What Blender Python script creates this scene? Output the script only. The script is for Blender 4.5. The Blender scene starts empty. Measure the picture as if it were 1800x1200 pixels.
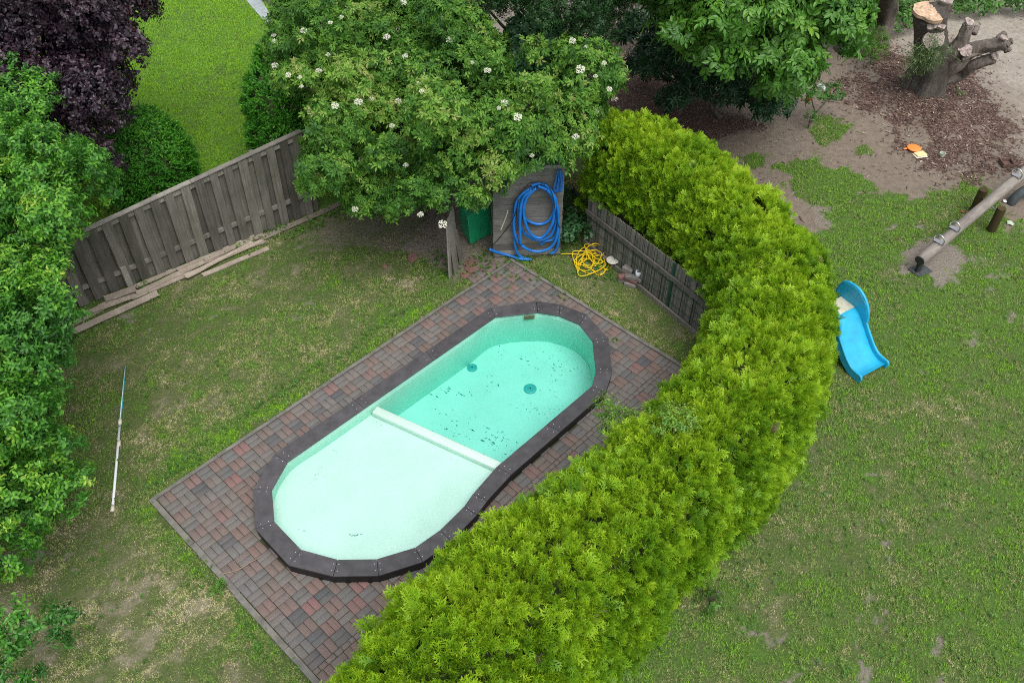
import bpy, math, random
import numpy as np
from mathutils import Vector

random.seed(7)
RNG = np.random.default_rng(7)
C = bpy.context.scene.collection
SC = bpy.context.scene
R = math.radians

# ------------------------------------------------------------------ camera
CAM_H, FOC = 10.3, 1541.55
_up = np.array([0.00916, -0.70529, -0.70886]); _up /= np.linalg.norm(_up)
_fw = np.array([0, 0, 1.0]); _fw = _fw - _up * (_fw @ _up); _fw /= np.linalg.norm(_fw)
_rt = np.cross(_fw, _up)
if _rt[0] < 0: _rt = -_rt
B = np.array([_rt, _fw, _up])            # image-frame vector -> world

cam = bpy.data.cameras.new('camera'); camo = bpy.data.objects.new('camera', cam); C.objects.link(camo)
from mathutils import Matrix
_m = np.eye(4)
_m[:3, 0] = B @ np.array([1, 0, 0]); _m[:3, 1] = B @ np.array([0, -1, 0]); _m[:3, 2] = B @ np.array([0, 0, -1])
_m[:3, 3] = (0, 0, CAM_H)
camo.matrix_world = Matrix(_m.tolist())
cam.sensor_fit = 'HORIZONTAL'; cam.sensor_width = 36
cam.lens = 36 * FOC / 1800
cam.clip_start = 0.1; cam.clip_end = 1000
SC.camera = camo

# ------------------------------------------------------------------ light: overcast daylight
SUN_EL, SUN_AZ = 64, 150
w = bpy.data.worlds.new('World'); SC.world = w; w.use_nodes = True
nt = w.node_tree; bg = nt.nodes['Background']
sky = nt.nodes.new('ShaderNodeTexSky'); sky.sky_type = 'NISHITA'; sky.sun_disc = False
sky.sun_elevation = R(SUN_EL); sky.sun_rotation = R(SUN_AZ)
sky.air_density = 1.0; sky.dust_density = 3.0
hs = nt.nodes.new('ShaderNodeHueSaturation'); hs.inputs['Saturation'].default_value = 0.3
nt.links.new(sky.outputs[0], hs.inputs['Color']); nt.links.new(hs.outputs[0], bg.inputs[0])
bg.inputs[1].default_value = 0.15
sl = bpy.data.lights.new('sun', 'SUN'); so = bpy.data.objects.new('sun', sl); C.objects.link(so)
sl.energy = 1.2; sl.angle = R(45); sl.color = (1, 0.97, 0.92)
_el, _az = R(SUN_EL), R(SUN_AZ)
_sd = Vector((math.sin(_az) * math.cos(_el), math.cos(_az) * math.cos(_el), math.sin(_el)))
so.rotation_euler = _sd.to_track_quat('Z', 'Y').to_euler(); so.location = (0, 0, 20)
SC.view_settings.view_transform = 'Standard'; SC.view_settings.look = 'None'
SC.view_settings.gamma = 1; SC.view_settings.exposure = 0.72
SC.cycles.max_bounces = 6; SC.cycles.diffuse_bounces = 3; SC.cycles.transparent_max_bounces = 8
SC.cycles.use_light_tree = False; SC.cycles.use_adaptive_sampling = False
SC.cycles.use_denoising = False; SC.cycles.filter_width = 1.0

# ------------------------------------------------------------------ geometry helpers
def P(px, py, z=0.0):
    """survey helper: the point of the place seen at a photo pixel, at height z"""
    d = B @ np.array([px - 900, py - 600, FOC]); t = (z - CAM_H) / d[2]
    return np.array([d[0] * t, d[1] * t, z])
def Pxy(px, py, z=0.0): return P(px, py, z)[:2]
def ray(px, py):
    d = B @ np.array([px - 900, py - 600, FOC]); return d / np.linalg.norm(d)

ORG = {}
def new_obj(name, me, parent, org):
    o = bpy.data.objects.new(name, me); C.objects.link(o)
    if parent is not None:
        o.parent = parent
        ORG[o.name] = ORG[parent.name]
    else:
        o.location = org; ORG[o.name] = np.array(org, float)
    return o
def tag(o, label=None, cat=None, group=None, kind=None):
    if label: o['label'] = label
    if cat: o['category'] = cat
    if group: o['group'] = group
    if kind: o['kind'] = kind
    return o
def thing(name, label, cat, loc, group=None):
    o = bpy.data.objects.new(name, None); C.objects.link(o)
    o.location = loc; o.empty_display_size = 0.2
    ORG[o.name] = np.array(loc, float)
    return tag(o, label, cat, group)

class MB:
    """collects shapes; one build = one mesh object"""
    def __init__(s): s.v = []; s.f = []; s.n = 0; s.c = []
    def add(s, verts, faces, tint=0.5):
        verts = np.asarray(verts, float); s.v.append(verts)
        s.f += [tuple(i + s.n for i in f) for f in faces]
        s.n += len(verts); s.c += [tint] * len(verts) if np.isscalar(tint) else list(tint)
        return s
    def box(s, c, size, rz=0.0, axes=None, tint=0.5, jit=0.0):
        h = np.array(size, float) / 2
        q = np.array([[x, y, z] for z in (-1, 1) for y in (-1, 1) for x in (-1, 1)], float) * h
        if jit: q += RNG.uniform(-jit, jit, q.shape)
        if axes is None:
            ca, sa = math.cos(rz), math.sin(rz); axes = np.array([[ca, sa, 0], [-sa, ca, 0], [0, 0, 1]])
        q = q @ np.asarray(axes) + np.asarray(c, float)
        return s.add(q, [(0, 2, 3, 1), (4, 5, 7, 6), (0, 1, 5, 4), (2, 6, 7, 3), (0, 4, 6, 2), (1, 3, 7, 5)], tint)
    def beam(s, a, b, wd, th, up=(0, 0, 1), tint=0.5, jit=0.0):
        a = np.asarray(a, float); b = np.asarray(b, float); x = b - a; L = np.linalg.norm(x); x /= L
        y = np.cross(up, x); y /= np.linalg.norm(y); z = np.cross(x, y)
        return s.box((a + b) / 2, (L, wd, th), axes=np.array([x, y, z]), tint=tint, jit=jit)
    def tube(s, pts, rad, n=8, caps=True, tint=0.5, rough=0.0, closed=False):
        pts = np.asarray(pts, float); m = len(pts)
        rad = np.full(m, rad) if np.isscalar(rad) else np.asarray(rad, float)
        T = np.gradient(pts, axis=0)
        if closed: T = (np.roll(pts, -1, 0) - np.roll(pts, 1, 0))
        T /= np.linalg.norm(T, axis=1)[:, None] + 1e-9
        ref = np.array([0, 0, 1.0]) if abs(T[0][2]) < .9 else np.array([1.0, 0, 0])
        u = np.cross(T[0], ref); u /= np.linalg.norm(u); vs = []
        for i in range(m):
            u = u - T[i] * (u @ T[i]); u /= np.linalg.norm(u); v = np.cross(T[i], u)
            for k in range(n):
                a = 2 * math.pi * k / n; r = rad[i] * (1 + (RNG.uniform(-rough, rough) if rough else 0))
                vs.append(pts[i] + r * (math.cos(a) * u + math.sin(a) * v))
        f = []
        for i in range(m if closed else m - 1):
            j = (i + 1) % m
            for k in range(n):
                f.append((i * n + k, i * n + (k + 1) % n, j * n + (k + 1) % n, j * n + k))
        if caps and not closed: f.append(tuple(range(n))[::-1]); f.append(tuple((m - 1) * n + k for k in range(n)))
        return s.add(vs, f, tint)
    def lathe(s, c, prof, n=24, axis=(0, 0, 1), tint=0.5, caps=True):
        ax = np.asarray(axis, float); ax /= np.linalg.norm(ax)
        ref = np.array([1.0, 0, 0]) if abs(ax[0]) < .9 else np.array([0, 1.0, 0])
        u = np.cross(ax, ref); u /= np.linalg.norm(u); v = np.cross(ax, u); vs = []
        for r, z in prof:
            for k in range(n):
                a = 2 * math.pi * k / n
                vs.append(np.asarray(c) + ax * z + r * (math.cos(a) * u + math.sin(a) * v))
        f = []
        for i in range(len(prof) - 1):
            for k in range(n): f.append((i * n + k, i * n + (k + 1) % n, (i + 1) * n + (k + 1) % n, (i + 1) * n + k))
        if caps: f.append(tuple(range(n))[::-1]); f.append(tuple((len(prof) - 1) * n + k for k in range(n)))
        return s.add(vs, f, tint)
    def prism(s, poly, z0, z1, tint=0.5, top=True, bottom=True):
        n = len(poly); vs = [(p[0], p[1], z0) for p in poly] + [(p[0], p[1], z1) for p in poly]
        f = [(i, (i + 1) % n, n + (i + 1) % n, n + i) for i in range(n)]
        if top: f.append(tuple(range(n, 2 * n)))
        if bottom: f.append(tuple(range(n))[::-1])
        return s.add(vs, f, tint)
    def build(s, name, mat, parent=None, org=None, smooth=False, bevel=0.0, recalc=True):
        V = np.concatenate(s.v)
        if parent is not None: o0 = ORG[parent.name]
        else: o0 = np.array(org if org is not None else (0, 0, 0), float)
        me = bpy.data.meshes.new(name)
        me.from_pydata((V - o0).tolist(), [], s.f)
        a = me.attributes.new('tint', 'FLOAT', 'POINT'); a.data.foreach_set('value', np.array(s.c, np.float32))
        if recalc:
            import bmesh
            bm = bmesh.new(); bm.from_mesh(me); bmesh.ops.recalc_face_normals(bm, faces=bm.faces); bm.to_mesh(me); bm.free()
        if smooth: me.shade_smooth()
        me.materials.append(mat)
        o = new_obj(name, me, parent, o0)
        if bevel:
            md = o.modifiers.new('bevel', 'BEVEL'); md.width = bevel; md.segments = 2; md.limit_method = 'ANGLE'
        return o

def fast_mesh(name, V, k, mat, parent=None, org=(0, 0, 0), attrs=None, smooth=False, quads=None):
    """V (N*k,3): consecutive k vertices make a face (k = 3 or 4), or quads = index array (M,k)"""
    o0 = ORG[parent.name] if parent is not None else np.array(org, float)
    V = (V - o0).astype(np.float32)
    me = bpy.data.meshes.new(name)
    if quads is None: idx = np.arange(len(V), dtype=np.int32); nf = len(V) // k
    else: idx = quads.astype(np.int32).ravel(); nf = len(quads)
    me.vertices.add(len(V)); me.vertices.foreach_set('co', V.ravel())
    me.loops.add(len(idx)); me.loops.foreach_set('vertex_index', idx)
    me.polygons.add(nf); me.polygons.foreach_set('loop_start', np.arange(0, nf * k, k, dtype=np.int32))
    me.update(calc_edges=True)
    for n, a in (attrs or {}).items():
        t = me.attributes.new(n, 'FLOAT', 'POINT'); t.data.foreach_set('value', a.astype(np.float32))
    if smooth: me.shade_smooth()
    me.materials.append(mat)
    return new_obj(name, me, parent, o0)

# value noise
_perm = np.random.default_rng(3).random((256, 256))
def vnoise(x, y):
    xi = np.floor(x).astype(int); yi = np.floor(y).astype(int); fx = x - xi; fy = y - yi
    fx = fx * fx * (3 - 2 * fx); fy = fy * fy * (3 - 2 * fy)
    g = lambda a, b: _perm[a % 256, b % 256]
    return (g(xi, yi) * (1 - fx) + g(xi + 1, yi) * fx) * (1 - fy) + (g(xi, yi + 1) * (1 - fx) + g(xi + 1, yi + 1) * fx) * fy
def fbm(x, y, s=1.0, o=4, seed=0):
    a = 0.5; t = 0; n = 0; x = x * s + seed * 17.3; y = y * s + seed * 31.7
    for i in range(o):
        t = t + a * vnoise(x, y); n += a; a *= 0.55; x = x * 2.03 + 5.1; y = y * 2.03 + 9.2
    return t / n
def inpoly(x, y, poly):
    r = np.zeros(np.shape(x), bool); n = len(poly)
    for i in range(n):
        x0, y0 = poly[i]; x1, y1 = poly[(i + 1) % n]
        c = ((y0 > y) != (y1 > y)) & (x < (x1 - x0) * (y - y0) / (y1 - y0 + 1e-12) + x0); r ^= c
    return r
def sdist(x, y, poly):
    """signed distance, positive inside"""
    d = np.full(np.shape(x), 1e9); n = len(poly)
    for i in range(n):
        x0, y0 = poly[i]; x1, y1 = poly[(i + 1) % n]; ex, ey = x1 - x0, y1 - y0
        t = np.clip(((x - x0) * ex + (y - y0) * ey) / (ex * ex + ey * ey + 1e-12), 0, 1)
        d = np.minimum(d, np.hypot(x - x0 - t * ex, y - y0 - t * ey))
    return np.where(inpoly(x, y, poly), d, -d)
def zone(x, y, pxpoly, soft=0.25, warp=0.35, seed=1, z=0.0):
    poly = [Pxy(a, b, z) for a, b in pxpoly]
    d = sdist(x, y, poly) + (fbm(x, y, 1.3, 4, seed) - .5) * 2 * warp + (fbm(x, y, 6.5, 3, seed + 40) - .5) * min(1.0, warp * 1.5)
    return np.clip(d / soft + .5, 0, 1)
def catmull(pts, k=6, closed=False):
    pts = [np.asarray(p, float) for p in pts]; n = len(pts); out = []
    rng = range(n) if closed else range(n - 1)
    for i in rng:
        if closed: p0, p1, p2, p3 = pts[(i - 1) % n], pts[i], pts[(i + 1) % n], pts[(i + 2) % n]
        else: p0, p1, p2, p3 = pts[max(i - 1, 0)], pts[i], pts[i + 1], pts[min(i + 2, n - 1)]
        for j in range(k):
            t = j / k
            out.append(.5 * ((2 * p1) + (-p0 + p2) * t + (2 * p0 - 5 * p1 + 4 * p2 - p3) * t * t + (-p0 + 3 * p1 - 3 * p2 + p3) * t ** 3))
    if not closed: out.append(pts[-1])
    return np.array(out)
def unit(a): return a / (np.linalg.norm(a, axis=-1, keepdims=True) + 1e-9)

# ------------------------------------------------------------------ materials
def mat_new(name):
    m = bpy.data.materials.new(name); m.use_nodes = True
    return m, m.node_tree, m.node_tree.nodes['Principled BSDF']
def N(nt, t, **kw):
    n = nt.nodes.new(t)
    for k, v in kw.items():
        if k in n.inputs: n.inputs[k].default_value = v
        else: setattr(n, k, v)
    return n
def ramp(nt, fac, stops):
    r = nt.nodes.new('ShaderNodeValToRGB'); e = r.color_ramp.elements
    while len(e) > len(stops): e.remove(e[-1])
    while len(e) < len(stops): e.new(0.5)
    for q, (p, c) in zip(e, stops): q.position = p; q.color = (*c, 1)
    nt.links.new(fac, r.inputs[0]); return r.outputs[0]
def noise(nt, scale, detail=4, rough=.6, vec=None, stretch=None):
    n = N(nt, 'ShaderNodeTexNoise', Scale=scale, Detail=detail, Roughness=rough)
    tc = N(nt, 'ShaderNodeTexCoord'); src = tc.outputs['Object']
    if stretch:
        mp = N(nt, 'ShaderNodeMapping'); mp.inputs['Scale'].default_value = stretch
        nt.links.new(src, mp.inputs[0]); src = mp.outputs[0]
    nt.links.new(src, n.inputs['Vector']); return n.outputs['Fac']
def mixc(nt, fac, a, b, mode='MIX'):
    n = N(nt, 'ShaderNodeMix', data_type='RGBA', blend_type=mode)
    for i, v in ((0, fac), (6, a), (7, b)):
        if hasattr(v, 'links'): nt.links.new(v, n.inputs[i])
        elif i == 0: n.inputs[0].default_value = v
        else: n.inputs[i].default_value = (*v, 1)
    return n.outputs[2]
def attr(nt, name): return N(nt, 'ShaderNodeAttribute', attribute_name=name).outputs['Fac']
def bump(nt, bs, h, s=.5, d=.02):
    b = N(nt, 'ShaderNodeBump', Strength=s, Distance=d); nt.links.new(h, b.inputs['Height']); nt.links.new(b.outputs[0], bs.inputs['Normal'])
def leaf_mat(name, stops, rough=.45, trans=.3, spec=.4, detail=0.0):
    m, t, b = mat_new(name)
    c = ramp(t, attr(t, 'tint'), stops)
    if detail:
        c = mixc(t, detail, c, ramp(t, noise(t, 1.3, 3), [(.3, (.55, .55, .55)), (.7, (1.2, 1.2, 1.2))]), 'MULTIPLY')
    t.links.new(c, b.inputs['Base Color']); b.inputs['Roughness'].default_value = rough
    b.inputs['Specular IOR Level'].default_value = spec
    tr = N(t, 'ShaderNodeBsdfTranslucent'); t.links.new(c, tr.inputs[0])
    mx = N(t, 'ShaderNodeMixShader'); mx.inputs[0].default_value = trans
    t.links.new(b.outputs[0], mx.inputs[1]); t.links.new(tr.outputs[0], mx.inputs[2])
    t.links.new(mx.outputs[0], t.nodes['Material Output'].inputs[0])
    return m
def plain(name, col, rough=.6, var=.25, scale=8, bmp=.2, stretch=None, metal=0, spec=.5, dist=.01, tintvar=0.0):
    m, t, b = mat_new(name)
    n = noise(t, scale, 5, .65, stretch=stretch)
    lo = tuple(x * (1 - var) for x in col); hi = tuple(min(1, x * (1 + var)) for x in col)
    c = ramp(t, n, [(.3, lo), (.7, hi)])
    if tintvar:
        c = mixc(t, 1.0, c, ramp(t, attr(t, 'tint'), [(0, (1 - tintvar,) * 3), (1, (1 + tintvar,) * 3)]), 'MULTIPLY')
    t.links.new(c, b.inputs['Base Color']); b.inputs['Roughness'].default_value = rough
    b.inputs['Metallic'].default_value = metal; b.inputs['Specular IOR Level'].default_value = spec
    if bmp: bump(t, b, n, bmp, dist)
    return m
def wood_mat(name, a, bcol, warm=None, scale=1.0, axis='Z'):
    m, t, b = mat_new(name)
    st = {'Z': (22, 22, 1.2), 'X': (1.2, 22, 22), 'N': (6, 6, 6)}[axis]
    g = noise(t, 1.6 * scale, 8, .7, stretch=st); bl = noise(t, 2.5, 5, .6)
    c = ramp(t, g, [(.28, a), (.72, bcol)])
    c = mixc(t, ramp(t, bl, [(.35, (0, 0, 0)), (.75, (.7, .7, .7))]), c, warm or tuple(x * .6 for x in a))
    c = mixc(t, 1.0, c, ramp(t, attr(t, 'tint'), [(0, (.62,) * 3), (1, (1.38,) * 3)]), 'MULTIPLY')
    t.links.new(c, b.inputs['Base Color']); b.inputs['Roughness'].default_value = .85
    b.inputs['Specular IOR Level'].default_value = .2
    bump(t, b, g, .5, .006); return m

M = {}
M['thuja'] = leaf_mat('golden_thuja', [(0, (.032, .105, .010)), (.4, (.108, .255, .012)), (.75, (.270, .465, .016)), (1, (.45, .60, .035))], .5, .3, .3)
M['elder'] = leaf_mat('elder_leaf', [(0, (.028, .10, .018)), (.5, (.085, .225, .026)), (.82, (.19, .36, .045)), (1, (.30, .35, .10))], .5, .3, .3)
M['bramble'] = leaf_mat('bramble_leaf', [(0, (.018, .07, .022)), (.6, (.04, .13, .04)), (1, (.10, .22, .05))], .42, .25, .45)
M['plum'] = leaf_mat('plum_leaf', [(0, (.022, .10, .018)), (.5, (.06, .215, .022)), (.82, (.15, .39, .028)), (1, (.36, .47, .06))], .4, .32, .45)
M['purple'] = leaf_mat('purple_leaf', [(0, (.014, .010, .017)), (.6, (.046, .024, .036)), (.93, (.078, .05, .066)), (.97, (.14, .02, .025)), (1, (.2, .03, .03))], .38, .12, .5)
M['walnut'] = leaf_mat('walnut_leaf', [(0, (.035, .12, .02)), (.6, (.10, .26, .03)), (1, (.23, .42, .045))], .4, .32, .45)
M['laurel'] = leaf_mat('laurel_leaf', [(0, (.010, .045, .014)), (.7, (.022, .085, .026)), (1, (.05, .15, .03))], .35, .18, .5)
M['yew'] = leaf_mat('yew_needle', [(0, (.02, .11, .012)), (.6, (.06, .26, .018)), (1, (.17, .46, .03))], .5, .2, .35)
M['darktree'] = leaf_mat('small_dark_leaf', [(0, (.014, .05, .013)), (.7, (.035, .10, .022)), (1, (.085, .17, .035))], .45, .22, .35)
M['weed'] = leaf_mat('weed_leaf', [(0, (.04, .12, .02)), (.6, (.09, .22, .03)), (1, (.19, .34, .05))], .45, .3, .4)
M['willow'] = leaf_mat('willow_leaf', [(0, (.07, .13, .04)), (1, (.18, .27, .10))], .5, .25, .4)
M['grass'] = leaf_mat('grass_blade', [(0, (.62, .54, .36)), (.2, (.46, .43, .22)), (.42, (.29, .325, .105)), (.65, (.185, .285, .072)), (.84, (.165, .32, .048)), (1, (.29, .54, .030))], .6, .3, .2)
M['flower'] = plain('white_blossom', (.72, .72, .58), .7, .12, 30, 0)
M['twigs'] = plain('inner_twigs', (.05, .075, .02), .9, .5, 14, .6, dist=.05)
M['bark'] = plain('bark', (.10, .085, .065), .9, .45, 3.0, .9, stretch=(5, 5, 1), dist=.05)
M['barkdark'] = plain('stump_bark', (.082, .070, .058), .92, .5, 3.4, 1.0, stretch=(7, 7, .8), dist=.06)
M['cutwood'] = plain('cut_wood', (.46, .32, .21), .85, .35, 7, .4, tintvar=.3)
M['cutgrey'] = plain('weathered_cut', (.34, .28, .25), .85, .35, 9, .5, tintvar=.35)
M['limb'] = plain('bare_limb', (.15, .125, .105), .88, .45, 3.5, 1.0, stretch=(3, 3, 1.5), dist=.05)
M['fence'] = wood_mat('grey_fence_wood', (.080, .074, .063), (.22, .205, .178), (.062, .066, .046))
M['cap'] = wood_mat('fence_cap_wood', (.17, .16, .14), (.32, .30, .265), (.09, .09, .07), axis='N')
M['plank'] = wood_mat('weathered_plank', (.22, .185, .15), (.44, .38, .31), (.19, .15, .125), axis='N')
M['shed'] = wood_mat('shed_boards', (.15, .145, .13), (.30, .29, .265), (.12, .115, .10), axis='X')
M['log'] = wood_mat('log_wood', (.17, .15, .13), (.36, .325, .29), (.10, .085, .075), axis='N')
M['postwood'] = wood_mat('green_post_wood', (.035, .027, .012), (.095, .07, .03), axis='Z')
M['dark'] = plain('dark_rubber', (.025, .026, .028), .7, .3, 20, .2)
M['rubber'] = plain('grey_rubber', (.045, .055, .06), .75, .3, 14, .2)
M['coping'] = plain('coping_plastic', (.062, .059, .063), .55, .32, 6, .15, tintvar=.16)
M['poolside'] = plain('pool_skirt', (.012, .012, .012), .5, .3, 10, .1)
M['liner'] = plain('pool_liner', (.57, .68, .61), .45, .06, 1.6, .05)
M['linerwall_shaded'] = plain('shaded_wall_liner', (.36, .65, .54), .45, .05, 2.2, .05)  # darker than the floor liner: dimmer light on the walls painted in
M['algae'] = plain('algae_fleck', (.03, .22, .21), .8, .3, 30, 0)
M['drain'] = plain('drain_plastic', (.07, .38, .38), .5, .2, 40, .1)
M['screw'] = plain('screw_head', (.62, .62, .64), .4, .1, 30, 0, metal=.3)
M['curb'] = plain('concrete_kerb', (.15, .143, .125), .9, .35, 6, .5)
M['path'] = plain('stone_path', (.30, .33, .36), .8, .12, 5, .2)
M['bluehose'] = plain('blue_hose', (.012, .17, .56), .38, .25, 6, .15, spec=.5)
M['bluecord'] = plain('blue_cord', (.02, .13, .40), .5, .3, 20, .1)
M['black'] = plain('black_cable', (.014, .014, .016), .5, .2, 20, 0)
M['yellowhose'] = plain('yellow_hose', (.66, .47, .012), .4, .22, 9, .1)
M['white'] = plain('white_plastic', (.72, .73, .74), .4, .08, 10, .05)
M['cream'] = plain('cream_plastic', (.62, .58, .46), .5, .12, 10, .05)
M['mug'] = plain('mug_glaze', (.66, .68, .78), .2, .04, 10, 0)
M['greentarp'] = plain('green_plastic', (.012, .30, .13), .45, .25, 4, .3)
M['slide'] = plain('blue_slide', (.014, .34, .55), .42, .2, 4, .1)
M['slidedirt'] = plain('dusty_platform', (.48, .47, .36), .7, .25, 10, .1)
M['steel'] = plain('steel', (.5, .5, .52), .3, .2, 20, .05, metal=.9)
M['teal'] = plain('teal_tube', (.04, .30, .36), .35, .2, 6, 0)
M['orange'] = plain('orange_plastic', (.75, .24, .05), .45, .1, 10, .05)
M['yellowbox'] = plain('pale_yellow_plastic', (.78, .58, .30), .5, .08, 10, .05)
M['mint'] = plain('mint_plastic', (.42, .50, .38), .5, .1, 10, .05)
M['rust'] = plain('rusty_metal', (.12, .07, .055), .8, .4, 14, .3)
M['bluetoy'] = plain('blue_plastic', (.02, .33, .6), .4, .1, 10, 0)
M['redtoy'] = plain('red_plastic', (.6, .04, .06), .4, .1, 10, 0)
M['yellowflower'] = plain('yellow_blossom', (.75, .45, .01), .6, .2, 20, 0)
M['greenmetal'] = plain('green_metal', (.008, .055, .035), .45, .2, 10, 0)
M['stonechip'] = plain('brick_grey', (.20, .185, .17), .92, .3, 14, .5, tintvar=.3)
M['brickred'] = plain('brick_red', (.19, .10, .085), .92, .3, 14, .5, tintvar=.3)
M['twig'] = plain('dry_twig', (.28, .20, .14), .9, .2, 10, .2)

# ------------------------------------------------------------------ site survey: patio axes, pool outline
O2 = Pxy(275.8, 878.3); _A = Pxy(900, 462) - O2
UA = _A / np.linalg.norm(_A); UB = np.array([-UA[1], UA[0]])
def W2(u, v): return O2 + u * UA + v * UB
def UV(x, y): dx = x - O2[0]; dy = y - O2[1]; return dx * UA[0] + dy * UA[1], dx * UB[0] + dy * UB[1]
COPZ = .20
outer_uv = [(1.55, -.66), (.99, -.96), (.64, -1.51), (.62, -2.28), (.92, -2.82), (1.33, -3.23), (1.86, -3.49), (2.33, -3.53), (2.85, -3.48), (3.11, -3.42), (3.66, -3.35), (5.80, -3.32), (6.20, -3.12), (6.73, -2.60), (6.92, -1.97), (6.79, -1.50), (6.57, -1.15), (5.91, -.71)]
inner_uv = [(1.60, -.91), (1.16, -1.15), (.88, -1.60), (.87, -2.21), (1.11, -2.67), (1.47, -3.03), (1.93, -3.26), (2.34, -3.30), (2.83, -3.26), (3.05, -3.20), (3.62, -3.11), (5.74, -3.09), (6.02, -2.93), (6.50, -2.46), (6.65, -2.05), (6.57, -1.67), (6.38, -1.36), (5.80, -.93)]
outer = np.array([W2(*p) for p in outer_uv]); inner = np.array([W2(*p) for p in inner_uv])
PATIO_U1, PATIO_V1 = 7.18, -5.3
patio_poly = [W2(-.06, .06), W2(PATIO_U1 + .06, .06), W2(PATIO_U1 + .06, PATIO_V1), W2(-.06, PATIO_V1)]
F0 = np.array([-7.39, 10.97]); F1 = np.array([-4.61, 13.12]); FD = (F1 - F0) / np.linalg.norm(F1 - F0)
def behind_fence(x, y): return FD[0] * (y - F0[1]) - FD[1] * (x - F0[0])      # >0 beyond the board fence

HEDGE = [(-1.75, 1.9, .80, 2.25), (-1.1, 3.2, .80, 2.25), (-.1, 4.55, .90, 2.2), (.9, 5.45, .88, 2.1), (1.95, 6.5, .78, 2.0), (2.85, 7.45, .80, 2.0), (3.55, 8.65, .78, 2.05), (3.98, 9.9, .88, 2.05), (3.62, 11.35, .84, 2.1), (2.95, 12.5, .86, 2.15), (1.9, 13.45, .80, 2.2), (1.45, 13.75, .75, 2.2)]
HP = catmull([np.array(h) for h in HEDGE], 12)
def hedge_dist(x, y):
    d = np.full(np.shape(x), 1e9); s = np.zeros(np.shape(x))
    for i in range(len(HP) - 1):
        a, b = HP[i, :2], HP[i + 1, :2]; e = b - a
        t = np.clip(((x - a[0]) * e[0] + (y - a[1]) * e[1]) / (e @ e), 0, 1)
        px = a[0] + t * e[0]; py = a[1] + t * e[1]; q = np.hypot(x - px, y - py); k = q < d
        d = np.where(k, q, d); s = np.where(k, e[0] * (y - a[1]) - e[1] * (x - a[0]), s)
    return d, s          # s > 0: pool side

# ------------------------------------------------------------------ ground fields
SAND = [(1000, 60), (1060, 240), (1200, 300), (1300, 380), (1420, 420), (1470, 400), (1400, 330), (1560, 345), (1640, 340), (1740, 330), (1770, 400), (1830, 390), (2050, 300), (2050, -90), (1080, -90)]
MULCH = [(1540, 70), (1600, 90), (1640, 60), (1700, 110), (1760, 160), (1790, 220), (1800, 300), (1700, 320), (1600, 300), (1590, 240), (1520, 200), (1460, 175), (1430, 150), (1500, 120)]
LUSH = [(1370, 300), (1440, 270), (1500, 290), (1560, 330), (1600, 400), (1560, 480), (1480, 470), (1420, 360)]
PIT1 = [(1575, 440), (1590, 425), (1640, 415), (1680, 425), (1700, 460), (1690, 490), (1650, 505), (1610, 490), (1575, 470)]
SOIL_AND_PAINTED_SHADE = [(500, 420), (560, 380), (640, 360), (760, 340), (860, 330), (870, 450), (800, 480), (740, 455), (640, 440), (560, 450), (510, 440)]
SANDLIGHT = [(1560, 120), (1600, 0), (1830, -20), (1830, 260), (1780, 200), (1730, 110), (1640, 50)]
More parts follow.
